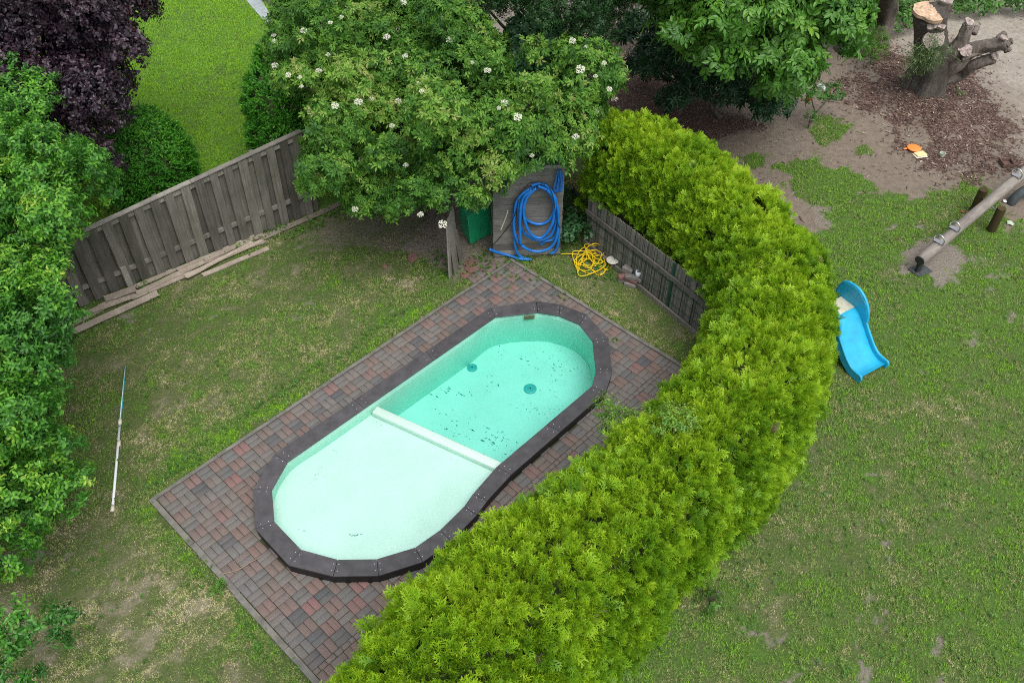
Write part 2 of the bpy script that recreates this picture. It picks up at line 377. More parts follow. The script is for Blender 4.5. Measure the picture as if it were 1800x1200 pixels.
def fields(x, y):
    """bare, mulch with painted shade, sand, lush (0 straw .. 1 lush), all 0..1"""
    hd, hs_ = hedge_dist(x, y); nb = behind_fence(x, y)
    f1 = fbm(x, y, .9, 4, 2); f2 = fbm(x, y, 3.2, 4, 5); f3 = fbm(x, y, .35, 3, 9); f4 = fbm(x, y, 7.5, 3, 11)
    right = ((x > 1.6) & ((hs_ < 0) | (x > 4.2) | (y > 13.2))) | ((hs_ < 0) & (y < 8) & (x > -2))
    neigh = (nb > 0) & ~right
    left = ~right & ~neigh
    bare = np.zeros_like(x); lush = np.zeros_like(x)
    # left lawn: dry, mossy
    f5 = fbm(x, y, 16, 2, 19); L = .53 + .34 * (f1 - .5) + .55 * (f2 - .5) + .75 * (f4 - .5) + .4 * (f5 - .5)
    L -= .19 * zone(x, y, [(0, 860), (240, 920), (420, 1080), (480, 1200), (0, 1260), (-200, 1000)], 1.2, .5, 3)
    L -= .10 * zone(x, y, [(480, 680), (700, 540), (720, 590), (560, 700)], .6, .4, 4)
    u, v = UV(x, y)
    L += .30 * np.clip(1 - np.abs(v - .25) / .55, 0, 1) * ((u > -.3) & (u < 7.5)) * (.4 + f2)
    L += .18 * np.clip(1 - np.abs(u + .2) / .35, 0, 1) * (v < 0)
    bl = np.clip((f1 * .4 + f2 * .3 + f4 * .3 - .605) * 9, 0, .6)
    shz = zone(x, y, SOIL_AND_PAINTED_SHADE, .6, .4, 6); bl = np.maximum(bl, shz * .50); L -= .05 * shz
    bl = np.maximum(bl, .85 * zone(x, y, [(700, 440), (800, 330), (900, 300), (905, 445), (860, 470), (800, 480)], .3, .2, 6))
    # right lawn
    Rr = .73 + .32 * (f1 - .5) + .5 * (f2 - .5) + .7 * (f4 - .5) + .4 * (f5 - .5)
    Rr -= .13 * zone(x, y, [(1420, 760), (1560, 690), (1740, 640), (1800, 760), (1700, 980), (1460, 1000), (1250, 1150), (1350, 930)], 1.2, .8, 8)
    Rr += .18 * zone(x, y, LUSH, .6, .5, 9)
    Rr += .15 * zone(x, y, [(1560, 540), (1660, 520), (1680, 620), (1600, 660), (1520, 640)], .6, .5, 9)
    br = np.clip((fbm(x, y, 1.1, 4, 12) * .4 + fbm(x, y, 3.5, 3, 13) * .3 + fbm(x, y, 9, 2, 18) * .3 - .60) * 8, 0, .62)
    sand = zone(x, y, SAND, .35, .4, 7) * right
    patches = np.clip((f1 * .45 + f2 * .3 + f4 * .25 - .555) * 10, 0, 1) * zone(x, y, [(1380, 290), (1480, 270), (1560, 330), (1780, 330), (1820, 420), (1500, 500), (1400, 380)], .4, .4, 3)
    sand = np.clip(sand - patches, 0, 1)
    for q in ([(1300, 270), (1345, 262), (1355, 285), (1330, 300), (1300, 290)], [(1430, 205), (1500, 220), (1510, 238), (1450, 245), (1425, 225)], [(1370, 290), (1440, 262), (1450, 290), (1500, 300), (1540, 330), (1440, 350)], [(1510, 250), (1525, 250), (1528, 270), (1510, 272)], [(1690, 305), (1712, 310), (1712, 335), (1690, 330)]):
        k = zone(x, y, q, .22, .3, 15); sand = sand * (1 - k); br = br * (1 - k)
    mulch_and_shade = zone(x, y, MULCH, .9, .6, 21) * right * (1 - .55 * np.clip((f2 - .5) * 6, 0, 1))
    mulch_and_shade *= 1 - np.clip((f1 - .62) * 7, 0, .9)
    gap_shade = zone(x, y, [(1020, 60), (1240, 40), (1250, 190), (1340, 222), (1220, 245), (1120, 235), (1060, 190)], .5, .3, 22) * (x > -1) * (hs_ < 0.0 + 99); mulch_and_shade = np.maximum(mulch_and_shade, gap_shade)  # deep shade between the trees painted with the dark mulch colour
    mulch_and_shade = np.maximum(mulch_and_shade, .42 * shz * left)  # shade under the elder crown painted in by mixing the mulch colour
    pit = np.maximum(zone(x, y, PIT1, .30, .28, 25) * (1 - zone(x, y, [(1600, 478), (1625, 470), (1640, 490), (1620, 512), (1600, 500)], .15, .1, 4)), zone(x, y, [(1545, 397), (1570, 393), (1585, 402), (1560, 408)], .12, .1, 5))
    br = np.maximum(br, pit * right)
    br = np.maximum(br, zone(x, y, [(1380, 370), (1440, 350), (1490, 400), (1440, 420), (1400, 400)], .3, .3, 5) * .9)
    Nn = .97 + .25 * (f1 - .5) + .4 * (f2 - .5) + .3 * (f4 - .5)
    bare = np.where(right, br, np.where(neigh, 0, bl)); Rr = np.minimum(Rr, .80 + .12 * (f4 - .5)); lush = np.where(right, Rr, np.where(neigh, Nn, L))
    deep = (neigh & (x > -3.2)) | (right & (x < 3.2) & (y > 14.2)); bare = np.where(deep, .95, bare)
    bed = zone(x, y, [(455, -10), (520, 60), (600, -60), (430, -80)], .1, .03, 2); bare = np.maximum(bare, bed * neigh)
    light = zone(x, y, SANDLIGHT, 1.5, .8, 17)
    return np.clip(bare, 0, 1), mulch_and_shade, sand, np.clip(lush, 0.02, 1), right, neigh, light
MND = P(1665, 205)[:2]
def gz(x, y):
    d = np.hypot(x - MND[0], (y - MND[1])); z = .22 * np.exp(-(d / .55) ** 2)
    d2 = np.hypot(x - P(1530, 215)[0], y - P(1530, 215)[1]); z += .10 * np.exp(-(d2 / .8) ** 2)
    return z

# ------------------------------------------------------------------ ground sheet
gx = np.concatenate([[-220, -90, -45, -25], np.arange(-16, 16.01, .085), [25, 45, 90, 220]])
gy = np.concatenate([[-220, -90, -30, -8], np.arange(1, 27.01, .085), [35, 50, 90, 220]])
GX, GY = np.meshgrid(gx, gy); gxf, gyf = GX.ravel(), GY.ravel()
bare, mulch_and_shade, sand, lush, right, neigh, slight = fields(gxf, gyf)
rough = (fbm(gxf, gyf, 2.5, 4, 4) - .5) * .035
pd = sdist(gxf, gyf, patio_poly); rough = np.where(pd > -.25, -.01, rough * np.clip(-pd / .8, 0, 1)) + np.where((np.abs(gxf) > 15) | (gyf > 26), 0, 0)
Z = gz(gxf, gyf) + rough - .008
nxx = len(gx); ii = np.arange(len(gy) - 1)[:, None] * nxx + np.arange(nxx - 1)[None, :]
quads = np.stack([ii, ii + 1, ii + nxx + 1, ii + nxx], -1).reshape(-1, 4)
ctr = (np.stack([gxf, gyf], 1)[quads]).mean(1)
keep = sdist(ctr[:, 0], ctr[:, 1], outer) < .07
quads = quads[keep]
m, t, b = mat_new('ground')
fine = noise(t, 26, 6, .75); mid = noise(t, 7, 5, .7); big = noise(t, 1.6, 4, .6)
soil = ramp(t, fine, [(.25, (.13, .112, .09)), (.75, (.33, .29, .245))])
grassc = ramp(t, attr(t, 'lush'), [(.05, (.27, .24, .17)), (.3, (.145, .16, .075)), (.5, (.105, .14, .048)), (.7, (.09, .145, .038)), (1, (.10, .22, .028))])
grassc = mixc(t, .75, grassc, ramp(t, fine, [(.25, (.45, .45, .45)), (.75, (1.35, 1.35, 1.35))]), 'MULTIPLY')
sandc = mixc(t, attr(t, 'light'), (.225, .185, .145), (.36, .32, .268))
sandc = mixc(t, .8, sandc, ramp(t, mid, [(.3, (.68, .68, .68)), (.7, (1.2, 1.2, 1.2))]), 'MULTIPLY')
vo = N(t, 'ShaderNodeTexVoronoi', Scale=38.0, Randomness=1.0); tc = N(t, 'ShaderNodeTexCoord')
mpp = N(t, 'ShaderNodeMapping'); mpp.inputs['Scale'].default_value = (1, 1.7, 1); t.links.new(tc.outputs['Object'], mpp.inputs[0]); t.links.new(mpp.outputs[0], vo.inputs['Vector'])
chip = N(t, 'ShaderNodeRGBToBW'); t.links.new(vo.outputs['Color'], chip.inputs[0])
mulc = ramp(t, chip.outputs[0], [(.2, (.060, .040, .033)), (.6, (.14, .085, .062)), (.8, (.22, .16, .135)), (.92, (.34, .28, .24))])
bareN = N(t, 'ShaderNodeMath', operation='ADD'); t.links.new(attr(t, 'bare'), bareN.inputs[0])
mm = N(t, 'ShaderNodeMath', operation='MULTIPLY_ADD'); t.links.new(mid, mm.inputs[0]); mm.inputs[1].default_value = .9; mm.inputs[2].default_value = -.45
t.links.new(mm.outputs[0], bareN.inputs[1])
def edge(tn, name, lo, hi):
    a = N(tn, 'ShaderNodeMath', operation='ADD'); tn.links.new(attr(tn, name), a.inputs[0]); tn.links.new(mm.outputs[0], a.inputs[1])
    return ramp(tn, a.outputs[0], [(lo, (0, 0, 0)), (hi, (1, 1, 1))])
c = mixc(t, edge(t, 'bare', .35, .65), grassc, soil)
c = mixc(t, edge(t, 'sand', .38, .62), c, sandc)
c = mixc(t, edge(t, 'mulch', .42, .62), c, mulc)  # the mulch attribute also holds the painted shade
t.links.new(c, b.inputs['Base Color']); b.inputs['Roughness'].default_value = .95; b.inputs['Specular IOR Level'].default_value = .1
hm = N(t, 'ShaderNodeMath', operation='ADD'); t.links.new(fine, hm.inputs[0]); t.links.new(mid, hm.inputs[1]); bump(t, b, hm.outputs[0], .8, .05)
g = fast_mesh('ground', np.stack([gxf, gyf, Z], 1), 4, m, None, (0, 0, 0), dict(bare=bare, mulch=mulch_and_shade, sand=sand, lush=lush, light=slight), True, quads)  # mulch attribute: real mulch plus painted tree shade
tag(g, kind='structure')

# ------------------------------------------------------------------ grass blades
def blades(n_t, x0, x1, y0, y1, test, length, width, nb=6, seed=1, lean=.6):
    r = np.random.default_rng(seed); x = r.uniform(x0, x1, n_t); y = r.uniform(y0, y1, n_t)
    ok = test(x, y); x, y = x[ok], y[ok]
    ba, mu, sa, lu, ri, ne, _ = fields(x, y)
    cover = (1 - ba) * (1 - np.clip(sa * 1.15, 0, 1)) * (1 - np.clip(mu * 1.1, 0, 1))
    ok = r.random(len(x)) < cover ** 1.3; x, y, lu = x[ok], y[ok], lu[ok]
    n = len(x); X = np.repeat(x, nb) + r.normal(0, .016, n * nb); Y = np.repeat(y, nb) + r.normal(0, .016, n * nb); LU = np.clip(np.repeat(lu + r.normal(0, .09, n), nb), 0, 1)
    a = r.uniform(0, 2 * np.pi, n * nb); ln = length * (.45 + .55 * LU) * r.uniform(.5, 1.3, n * nb)
    le = r.uniform(.15, 1.0, n * nb) * lean + (1 - LU) * .5
    dx, dy = np.cos(a), np.sin(a); wd = width * r.uniform(.6, 1.2, n * nb) / 2
    zb = gz(X, Y) - .012
    p0 = np.stack([X - dy * wd, Y + dx * wd, zb], 1); p1 = np.stack([X + dy * wd, Y - dx * wd, zb], 1)
    tip = np.stack([X + dx * ln * np.sin(le), Y + dy * ln * np.sin(le), zb + ln * np.cos(le)], 1)
    V = np.stack([p0, p1, tip], 1).reshape(-1, 3)
    tn = np.clip(LU + r.normal(0, .075, n * nb) - .12 * (r.random(n * nb) < .12) * 3, 0, 1)
    return V, np.repeat(tn, 3)
inL = lambda x, y: (behind_fence(x, y) < 0) & (sdist(x, y, patio_poly) < (fbm(x, y, 4.0, 3, 3) - .47) * .5) & ~fields_right(x, y) & (sdist(x, y, LVIS) > 0)
def fields_right(x, y):
    hd, hs_ = hedge_dist(x, y)
    return ((x > 1.6) & ((hs_ < 0) | (x > 4.2) | (y > 13.2))) | ((hs_ < 0) & (y < 8) & (x > -2))
LVIS = [P(-80, 1300)[:2], P(-200, 480)[:2], P(-60, 200)[:2], P(600, 230)[:2], P(1250, 350)[:2], P(1300, 620)[:2], P(700, 1300)[:2]]
V, tn = blades(140000, -10, 4, 3, 15, inL, .042, .014, 6, 11, 1.2)
tag(fast_mesh('dry_grass', V, 3, M['grass'], None, (0, 0, 0), dict(tint=tn)), 'short dry patchy grass around the pool terrace', 'grass', kind='stuff')
inR = lambda x, y: fields_right(x, y) & (hedge_dist(x, y)[0] > .45) & (y < 24) & (sdist(x, y, [P(800, 1450)[:2], P(2150, 1420)[:2], P(2080, -30)[:2], P(1000, 60)[:2], P(1200, 400)[:2]]) > 0)
V, tn = blades(290000, -1, 18, 1.6, 24, inR, .055, .015, 6, 12, 1.1)
tag(fast_mesh('playground_grass', V, 3, M['grass'], None, (0, 0, 0), dict(tint=tn)), 'green playground grass with worn bare patches', 'grass', kind='stuff')
inN = lambda x, y: (behind_fence(x, y) > .05) & (x < -2.5) & (sdist(x, y, [P(60, 480)[:2], P(-60, -60)[:2], P(600, -60)[:2], P(640, 330)[:2]]) > 0)
V, tn = blades(120000, -15, -2, 10, 26, inN, .055, .015, 6, 13, 1.0)
tag(fast_mesh('lush_grass', V, 3, M['grass'], None, (0, 0, 0), dict(tint=tn)), 'bright even green lawn behind the board fence', 'grass', kind='stuff')

# mulch chips
def chips():
    r = np.random.default_rng(5); n = 60000; x = r.uniform(5, 16, n); y = r.uniform(11, 24, n)
    _, mu, sa, _, _, _, _ = fields(x, y); ok = r.random(n) < mu * .9 + .02 * (sa > .5); x, y = x[ok], y[ok]; n = len(x)
    a = r.uniform(0, 6.28, n); L = r.uniform(.015, .05, n); Wd = r.uniform(.005, .014, n); tl = r.uniform(-.3, .3, n)
    d = np.stack([np.cos(a), np.sin(a), tl], 1); s = np.stack([-np.sin(a), np.cos(a), r.uniform(-.5, .5, n)], 1)
    c_ = np.stack([x, y, gz(x, y) + r.uniform(0, .012, n)], 1)
    V = np.stack([c_ - d * L[:, None] - s * Wd[:, None], c_ + d * L[:, None] - s * Wd[:, None], c_ + d * L[:, None] + s * Wd[:, None], c_ - d * L[:, None] + s * Wd[:, None]], 1).reshape(-1, 3)
    m, t, b = mat_new('bark_chips'); cc = ramp(t, attr(t, 'tint'), [(0, (.045, .027, .02)), (.6, (.12, .07, .052)), (.88, (.22, .15, .12)), (1, (.42, .34, .28))])
    t.links.new(cc, b.inputs['Base Color']); b.inputs['Roughness'].default_value = .9
    return fast_mesh('mulch_debris', V, 4, m, None, (0, 0, 0), dict(tint=np.repeat(r.random(n) ** 1.3, 4)))
tag(chips(), 'reddish brown bark mulch spread around the tree stump', 'bark mulch', kind='stuff')

# ------------------------------------------------------------------ patio: every brick real
m, t, b = mat_new('paver')
nz = noise(t, 60, 4, .7); nb_ = noise(t, 3, 4, .6)
c = ramp(t, attr(t, 'tint'), [(0, (.080, .082, .086)), (.25, (.125, .122, .118)), (.45, (.145, .130, .120)), (.55, (.140, .110, .100)), (.8, (.165, .112, .100)), (1, (.195, .104, .102))])
c = mixc(t, .8, c, ramp(t, nz, [(.25, (.7, .7, .7)), (.75, (1.6, 1.6, 1.6))]), 'MULTIPLY')
c = mixc(t, ramp(t, nb_, [(.42, (0, 0, 0)), (.75, (.6, .6, .6))]), c, (.15, .126, .106))
t.links.new(c, b.inputs['Base Color']); b.inputs['Roughness'].default_value = .9; b.inputs['Specular IOR Level'].default_value = .25
bump(t, b, nz, .4, .006); M['paver'] = m
m, t, b = mat_new('paver_joint'); jn = noise(t, 3.5, 4, .6)
c = ramp(t, jn, [(.35, (.03, .028, .022)), (.62, (.05, .06, .02)), (.8, (.17, .145, .11))]); t.links.new(c, b.inputs['Base Color']); b.inputs['Roughness'].default_value = 1
M['joint'] = m
bvs = []; bts = []; r = np.random.default_rng(2)
def brick(u0, u1, v0, v1, tint):
    g_ = .0035; du, dv = r.normal(0, .0012, 2)
    cx, cy = (u0 + u1) / 2, (v0 + v1) / 2; xy = W2(cx, cy)
    if sdist(np.array([xy[0]]), np.array([xy[1]]), outer)[0] > .075: return
    h = .022 + r.normal(0, .0018); tx, ty = r.normal(0, .008, 2); be = .004
    ring = []
    for ins, z in ((g_, -.03), (g_, h - be), (g_ + be, h)):
        for (a, bb) in ((u0 + ins, v0 + ins), (u1 - ins, v0 + ins), (u1 - ins, v1 - ins), (u0 + ins, v1 - ins)):
            p = W2(a + du, bb + dv); ring.append((p[0], p[1], z + tx * (a - cx) + ty * (bb - cy)))
    bvs.append(ring); bts.append(tint)
S = .2
nu = int(PATIO_U1 / S)
S = PATIO_U1 / nu
VTH = -3.55; nrow = 18; SV = -VTH / nrow - .0
def btint(red):
    x = r.random()
    return (np.clip(r.normal(.68, .13), .45, 1) if red else np.clip(r.normal(.22, .12), 0, .45)) if x > .16 else r.uniform(.3, .6)
for i in range(nu):
    for j in range(27):
        u0 = i * S
        v1 = -j * SV if j < nrow else VTH - .075 - (j - nrow) * SV
        v0 = v1 - SV; 
        if v0 < PATIO_V1 - .1: break
        red = (i + j) % 2 == 0; tt = btint(red)
        if i in (0,) and r.random() < .3: tt = .3
        j1 = np.clip(tt + r.normal(0, .05), 0, 1); j2 = np.clip(tt + r.normal(0, .05), 0, 1)
        if red: brick(u0, u0 + S / 2, v0, v1, j1); brick(u0 + S / 2, u0 + S, v0, v1, j2)
        else: brick(u0, u0 + S, v0, v0 + SV / 2, j1); brick(u0, u0 + S, v0 + SV / 2, v1, j2)
uu = 0
while uu < PATIO_U1:                      # the narrow row of cut stones
    L_ = r.uniform(.07, .14); brick(uu, min(uu + L_, PATIO_U1), VTH - .073, VTH - .002, r.uniform(.42, .56)); uu += L_
for k in range(7):                        # extra strip outside the kerb at the far corner
    brick(6.3 + k * .1, 6.4 + k * .1, .09, .29, btint(True))
V = np.array(bvs).reshape(-1, 3); nbk = len(bvs)
fq = np.array([(8, 9, 10, 11), (0, 1, 5, 4), (1, 2, 6, 5), (2, 3, 7, 6), (3, 0, 4, 7), (4, 5, 9, 8), (5, 6, 10, 9), (6, 7, 11, 10), (7, 4, 8, 11)])
quads = (fq[None] + 12 * np.arange(nbk)[:, None, None]).reshape(-1, 4)
patio = fast_mesh('pavement', V, 4, M['paver'], None, (*W2(0, 0), 0), dict(tint=np.repeat(bts, 12)), False, quads); tag(patio, kind='structure')
# joint bed with a hole for the pool: grid cells
uu_, vv_ = np.meshgrid(np.arange(0, PATIO_U1 + .01, .06), np.arange(PATIO_V1, .01, .06)); sh = uu_.shape
pts = O2 + uu_.ravel()[:, None] * UA + vv_.ravel()[:, None] * UB
ii = np.arange(sh[0] - 1)[:, None] * sh[1] + np.arange(sh[1] - 1)[None]
q = np.stack([ii, ii + 1, ii + sh[1] + 1, ii + sh[1]], -1).reshape(-1, 4); ct = pts[q].mean(1)
q = q[sdist(ct[:, 0], ct[:, 1], outer) < .09]
jb = fast_mesh('paving_bed', np.c_[pts, np.full(len(pts), .008)], 4, M['joint'], patio, (0, 0, 0), {}, False, q)

def kerb(name, label, pts_uv, wd, seg, side):
    k = MB(); (u0, v0), (u1, v1) = pts_uv; L = math.hypot(u1 - u0, v1 - v0); n = max(1, int(L / seg)); rr = np.random.default_rng(4)
    for i in range(n):
        a = i / n; bq = (i + 1) / n - .004 / L; off = rr.normal(0, .006)
        p = W2(u0 + (u1 - u0) * a, v0 + (v1 - v0) * a); qq = W2(u0 + (u1 - u0) * bq, v0 + (v1 - v0) * bq)
        nn = np.array([-(qq - p)[1], (qq - p)[0]]); nn /= np.linalg.norm(nn); p = p + nn * off; qq = qq + nn * off
        zt = .035 + rr.normal(0, .004)
        k.beam((*p, zt - .05), (*qq, zt - .05), wd, .1, tint=rr.random(), jit=.002)
    return tag(k.build(name, M['curb'], org=(*W2(u0, v0), 0), bevel=.006), label, 'kerb')
kerb('kerb', 'long concrete kerb between the dry lawn and the terrace bricks', ((-.02, .035), (PATIO_U1, .035)), .055, 1.0, 0)
kerb('kerb', 'concrete kerb at the terrace end nearest the bottom edge, with grass creeping over', ((-.045, .06), (-.045, -5.2)), .08, 1.0, 0)
kerb('kerb', 'concrete kerb between terrace and the grass strip with the yellow hose', ((PATIO_U1 + .04, .08), (PATIO_U1 + .04, -5.2)), .06, 1.0, 0)

# ------------------------------------------------------------------ pool
pool = thing('swimming_pool', 'sunken oval swimming pool with dark grey coping and pale mint lining', 'swimming pool', (*inner.mean(0), 0))
n = len(outer)
def inset(poly, d):
    P_ = np.array(poly); out = []
    for i in range(len(P_)):
        a, b_, c_ = P_[i - 1], P_[i], P_[(i + 1) % len(P_)]
        e1 = (b_ - a) / np.linalg.norm(b_ - a); e2 = (c_ - b_) / np.linalg.norm(c_ - b_)
        n1 = np.array([-e1[1], e1[0]]); n2 = np.array([-e2[1], e2[0]]); nn = n1 + n2; nn /= np.linalg.norm(nn)
        out.append(b_ + nn * d / max(.4, nn @ n1))
    return np.array(out)
_ar = .5 * sum(outer[i - 1][0] * outer[i][1] - outer[i][0] * outer[i - 1][1] for i in range(n)); SG = 1 if _ar > 0 else -1
skirt = inset(outer, .010 * SG)
k = MB(); lo = [(p[0], p[1], -.02) for p in skirt]; hi = [(p[0], p[1], COPZ - .028) for p in skirt]
k.add(lo + hi, [(i, (i + 1) % n, n + (i + 1) % n, n + i) for i in range(n)]); k.build('skirt', M['poolside'], pool)
extra = {10: 3, 17: 3, 11: 1}      # long straight runs have several boards
SCREW = None
for i in range(n):
    j = (i + 1) % n; runs = {10: 2, 17: 3}.get(i, 1)
    for q_ in range(runs):
        t0, t1 = q_ / runs, (q_ + 1) / runs; gp = .0025
        o0 = outer[i] + (outer[j] - outer[i]) * t0; o1 = outer[i] + (outer[j] - outer[i]) * t1
        i0 = inner[i] + (inner[j] - inner[i]) * t0; i1 = inner[i] + (inner[j] - inner[i]) * t1
        L1 = np.linalg.norm(o1 - o0); L2 = np.linalg.norm(i1 - i0)
        a0 = o0 + (o1 - o0) * gp / L1; a1 = o1 - (o1 - o0) * gp / L1; c0 = i0 + (i1 - i0) * gp / L2; c1 = i1 - (i1 - i0) * gp / L2
        kb = MB(); kb.prism([a0, a1, c1, c0], COPZ - .026, COPZ + RNG.normal(0, .0012), tint=RNG.random())
        bd = kb.build('coping_board', M['coping'], pool, bevel=.003)
        for (s_, e_) in ((.06, 0), (.94, 1)):
            for w_ in (.3, .7):
                pp = (a0 + (a1 - a0) * s_) * (1 - w_) + (c0 + (c1 - c0) * s_) * w_; loc_ = np.array([*pp, COPZ + .0005]) - ORG[pool.name]
                if SCREW is None: SCREW = MB().lathe(ORG[bd.name], [(.0055, 0), (.0055, .003), (.003, .004)], 8).build('screw', M['screw'], bd); so_ = SCREW
                else: so_ = SCREW.copy(); C.objects.link(so_); so_.parent = bd
                so_.location = loc_
LZ0, LZ1, FZS = -.5, COPZ - .03, -.06
wallp = inset(inner, -.012 * SG)
_sub = []
for i in range(n):
    a_, b_ = wallp[i], wallp[(i + 1) % n]; ns_ = max(1, int(round(np.linalg.norm(b_ - a_) / .6)))
    for q_ in range(ns_): _sub.append(a_ + (b_ - a_) * q_ / ns_)
wsm = catmull(_sub, 5, True); wn_ = len(wsm)
RA, RB = W2(3.22, -.80), W2(3.86, -3.2)        # the bench line between shallow and deep end
k = MB(); lo = [(p[0], p[1], LZ0) for p in wsm]; hi = [(p[0], p[1], LZ1) for p in wsm]
k.add(lo + hi, [(i, (i + 1) % wn_, wn_ + (i + 1) % wn_, wn_ + i) for i in range(wn_)]); k.build('pool_wall', M['linerwall_shaded'], pool, smooth=True)
def split_poly(poly, a, b, sign):
    out = []; nrm = np.array([-(b - a)[1], (b - a)[0]])
    for i in range(len(poly)):
        p, q = poly[i], poly[(i + 1) % len(poly)]; dp, dq = (p - a) @ nrm * sign, (q - a) @ nrm * sign
        if dp >= 0: out.append(p)
        if dp * dq < 0: out.append(p + (q - p) * dp / (dp - dq))
    return out
_d = (RB - RA) / np.linalg.norm(RB - RA); _nr = np.array([-_d[1], _d[0]]); sgn = 1 if (W2(1.5, -2) - RA) @ _nr > 0 else -1
wide = inset(wsm, -.004 * SG)
deep = split_poly(list(wide), RA, RB, -sgn); shal = split_poly(list(wide), RA, RB, sgn)
MB().add([(p[0], p[1], LZ0) for p in deep], [tuple(range(len(deep)))]).build('deep_floor', M['liner'], pool)
k = MB(); ns = len(shal); k.prism(shal, LZ0 - .02, FZS, top=True, bottom=False); k.build('shallow_floor', M['liner'], pool)
k = MB(); e0 = RA + _d * .10; e1 = RB - _d * .12
k.beam((*(e0 + _nr * sgn * .075), FZS + .045), (*(e1 + _nr * sgn * .075), FZS + .045), .15, .11)
k.build('bench_ridge', M['liner'], pool, bevel=.02, smooth=True)
for (px, py, rr_) in ((830, 647, .085), (932, 684, .105)):
    p = P(px, py, LZ0); k = MB(); k.lathe((p[0], p[1], LZ0 + .002), [(rr_, 0), (rr_, .02), (rr_ * .8, .03), (rr_ * .75, .02)], 28)
    for a in range(10):
        an = a * math.pi / 10; d_ = np.array([math.cos(an), math.sin(an)]) * rr_ * .72
        k.beam((p[0] - d_[0], p[1] - d_[1], LZ0 + .024), (p[0] + d_[0], p[1] + d_[1], LZ0 + .024), .006, .006)
    k.build('floor_drain', M['drain'], pool)
sk = (wallp[16] * .5 + wallp[17] * .5); e = wallp[17] - wallp[16]; e = e / np.linalg.norm(e)
sk = P(930, 556, .11)[:2]; ka = [i for i in range(n)]
best = min(range(n), key=lambda i: np.linalg.norm((wallp[i] + wallp[(i + 1) % n]) / 2 - sk)); e = wallp[(best + 1) % n] - wallp[best]; e /= np.linalg.norm(e)
ni = np.array([-e[1], e[0]]) * SG
k = MB(); c_ = wallp[best] + e * ((sk - wallp[best]) @ e)
k.beam((*(c_ - e * .09 + ni * .012), .10), (*(c_ + e * .09 + ni * .012), .10), .02, .07); k.build('skimmer_opening', plain('skimmer', (.09, .10, .05), .8, .5, 20, .2), pool)
# water: clear, absorbing body
m, t, b = mat_new('pool_water'); t.nodes.remove(b); out = t.nodes['Material Output']
tr = N(t, 'ShaderNodeBsdfTransparent'); gl = N(t, 'ShaderNodeBsdfGlossy', Roughness=.02); fr = N(t, 'ShaderNodeFresnel', IOR=1.33)
bn = N(t, 'ShaderNodeBump', Strength=.12, Distance=.02); t.links.new(noise(t, 5, 3, .5), bn.inputs['Height']); t.links.new(bn.outputs[0], gl.inputs['Normal'])
mx = N(t, 'ShaderNodeMixShader'); t.links.new(fr.outputs[0], mx.inputs[0]); t.links.new(tr.outputs[0], mx.inputs[1]); t.links.new(gl.outputs[0], mx.inputs[2])
t.links.new(mx.outputs[0], out.inputs[0])
ab = N(t, 'ShaderNodeVolumeAbsorption', Density=1.0); ab.inputs['Color'].default_value = (.30, .955, .90, 1); ab.inputs['Density'].default_value = 1.1
t.links.new(ab.outputs[0], out.inputs['Volume'])
wp = inset(wsm, -.012 * SG); k = MB(); k.prism(wp, LZ0 - .1, .075); wat = k.build('water', m, org=(*inner.mean(0), 0)); tag(wat, kind='structure')
# algae flecks on the floor
r = np.random.default_rng(8); V = []
def fleck(px, py, z, L, Wd, ang):
    p = P(px, py, z); a = np.array([math.cos(ang), math.sin(ang)]); s_ = np.array([-a[1], a[0]])
    ring = []
    for k_ in range(6):
        th = k_ * math.pi / 3 + .3; q_ = p[:2] + a * L * math.cos(th) * r.uniform(.6, 1.2) + s_ * Wd * math.sin(th) * r.uniform(.5, 1.3); ring.append((q_[0], q_[1], z + .004))
    for k_ in (1, 3): V.append([ring[0], ring[k_], ring[k_ + 1], ring[k_ + 2 if k_ == 1 else 5]])
def cloud(cx, cy, sx, sy, rot, n_, smin, smax, ang, z=LZ0):
    for _ in range(n_):
        a, b_ = r.normal(0, sx), r.normal(0, sy); x = cx + a * math.cos(rot) - b_ * math.sin(rot); y = cy + a * math.sin(rot) + b_ * math.cos(rot)
        L = r.uniform(smin, smax) * r.uniform(.3, 1) ; fleck(x, y, z, L * 1.4, L * r.uniform(.25, .55), ang + r.normal(0, .5))
cloud(960, 640, 45, 12, .25, 50, .008, .03, -.9); cloud(990, 665, 25, 30, .2, 40, .005, .015, -.8); cloud(950, 700, 30, 20, .1, 35, .005, .015, 0)
cloud(800, 690, 28, 4, .15, 16, .015, .045, -.7); cloud(865, 680, 8, 10, 0, 8, .01, .03, -.8); cloud(790, 755, 24, 12, .5, 40, .008, .025, -.5)
cloud(870, 770, 40, 14, .5, 60, .008, .03, -.7); cloud(960, 720, 30, 8, 0, 40, .006, .02, .2); cloud(900, 610, 60, 25, 0, 40, .004, .01, 0)
cloud(870, 770, 5, 20, 1.2, 8, .02, .05, -.7)
cloud(556, 835, 12, 3, -.9, 35, .003, .009, 0, FZS); cloud(556, 835, 30, 5, -.9, 20, .003, .006, 0, FZS); cloud(662, 743, 8, 3, .4, 10, .003, .010, 0, FZS); cloud(800, 810, 8, 2, 0, 5, .004, .01, 0, FZS)
cloud(625, 940, 5, 1.5, -.1, 14, .008, .022, 0, FZS); cloud(537, 932, 4, 1, 0, 4, .004, .012, 0, FZS); cloud(590, 795, 4, 4, 0, 3, .01, .02, -.6, FZS)
V = np.array(V).reshape(-1, 3)
tag(fast_mesh('algae_debris', V, 4, M['algae'], None, (0, 0, 0)), 'teal algae flecks and grit scattered on the pool floor', 'debris', kind='stuff')
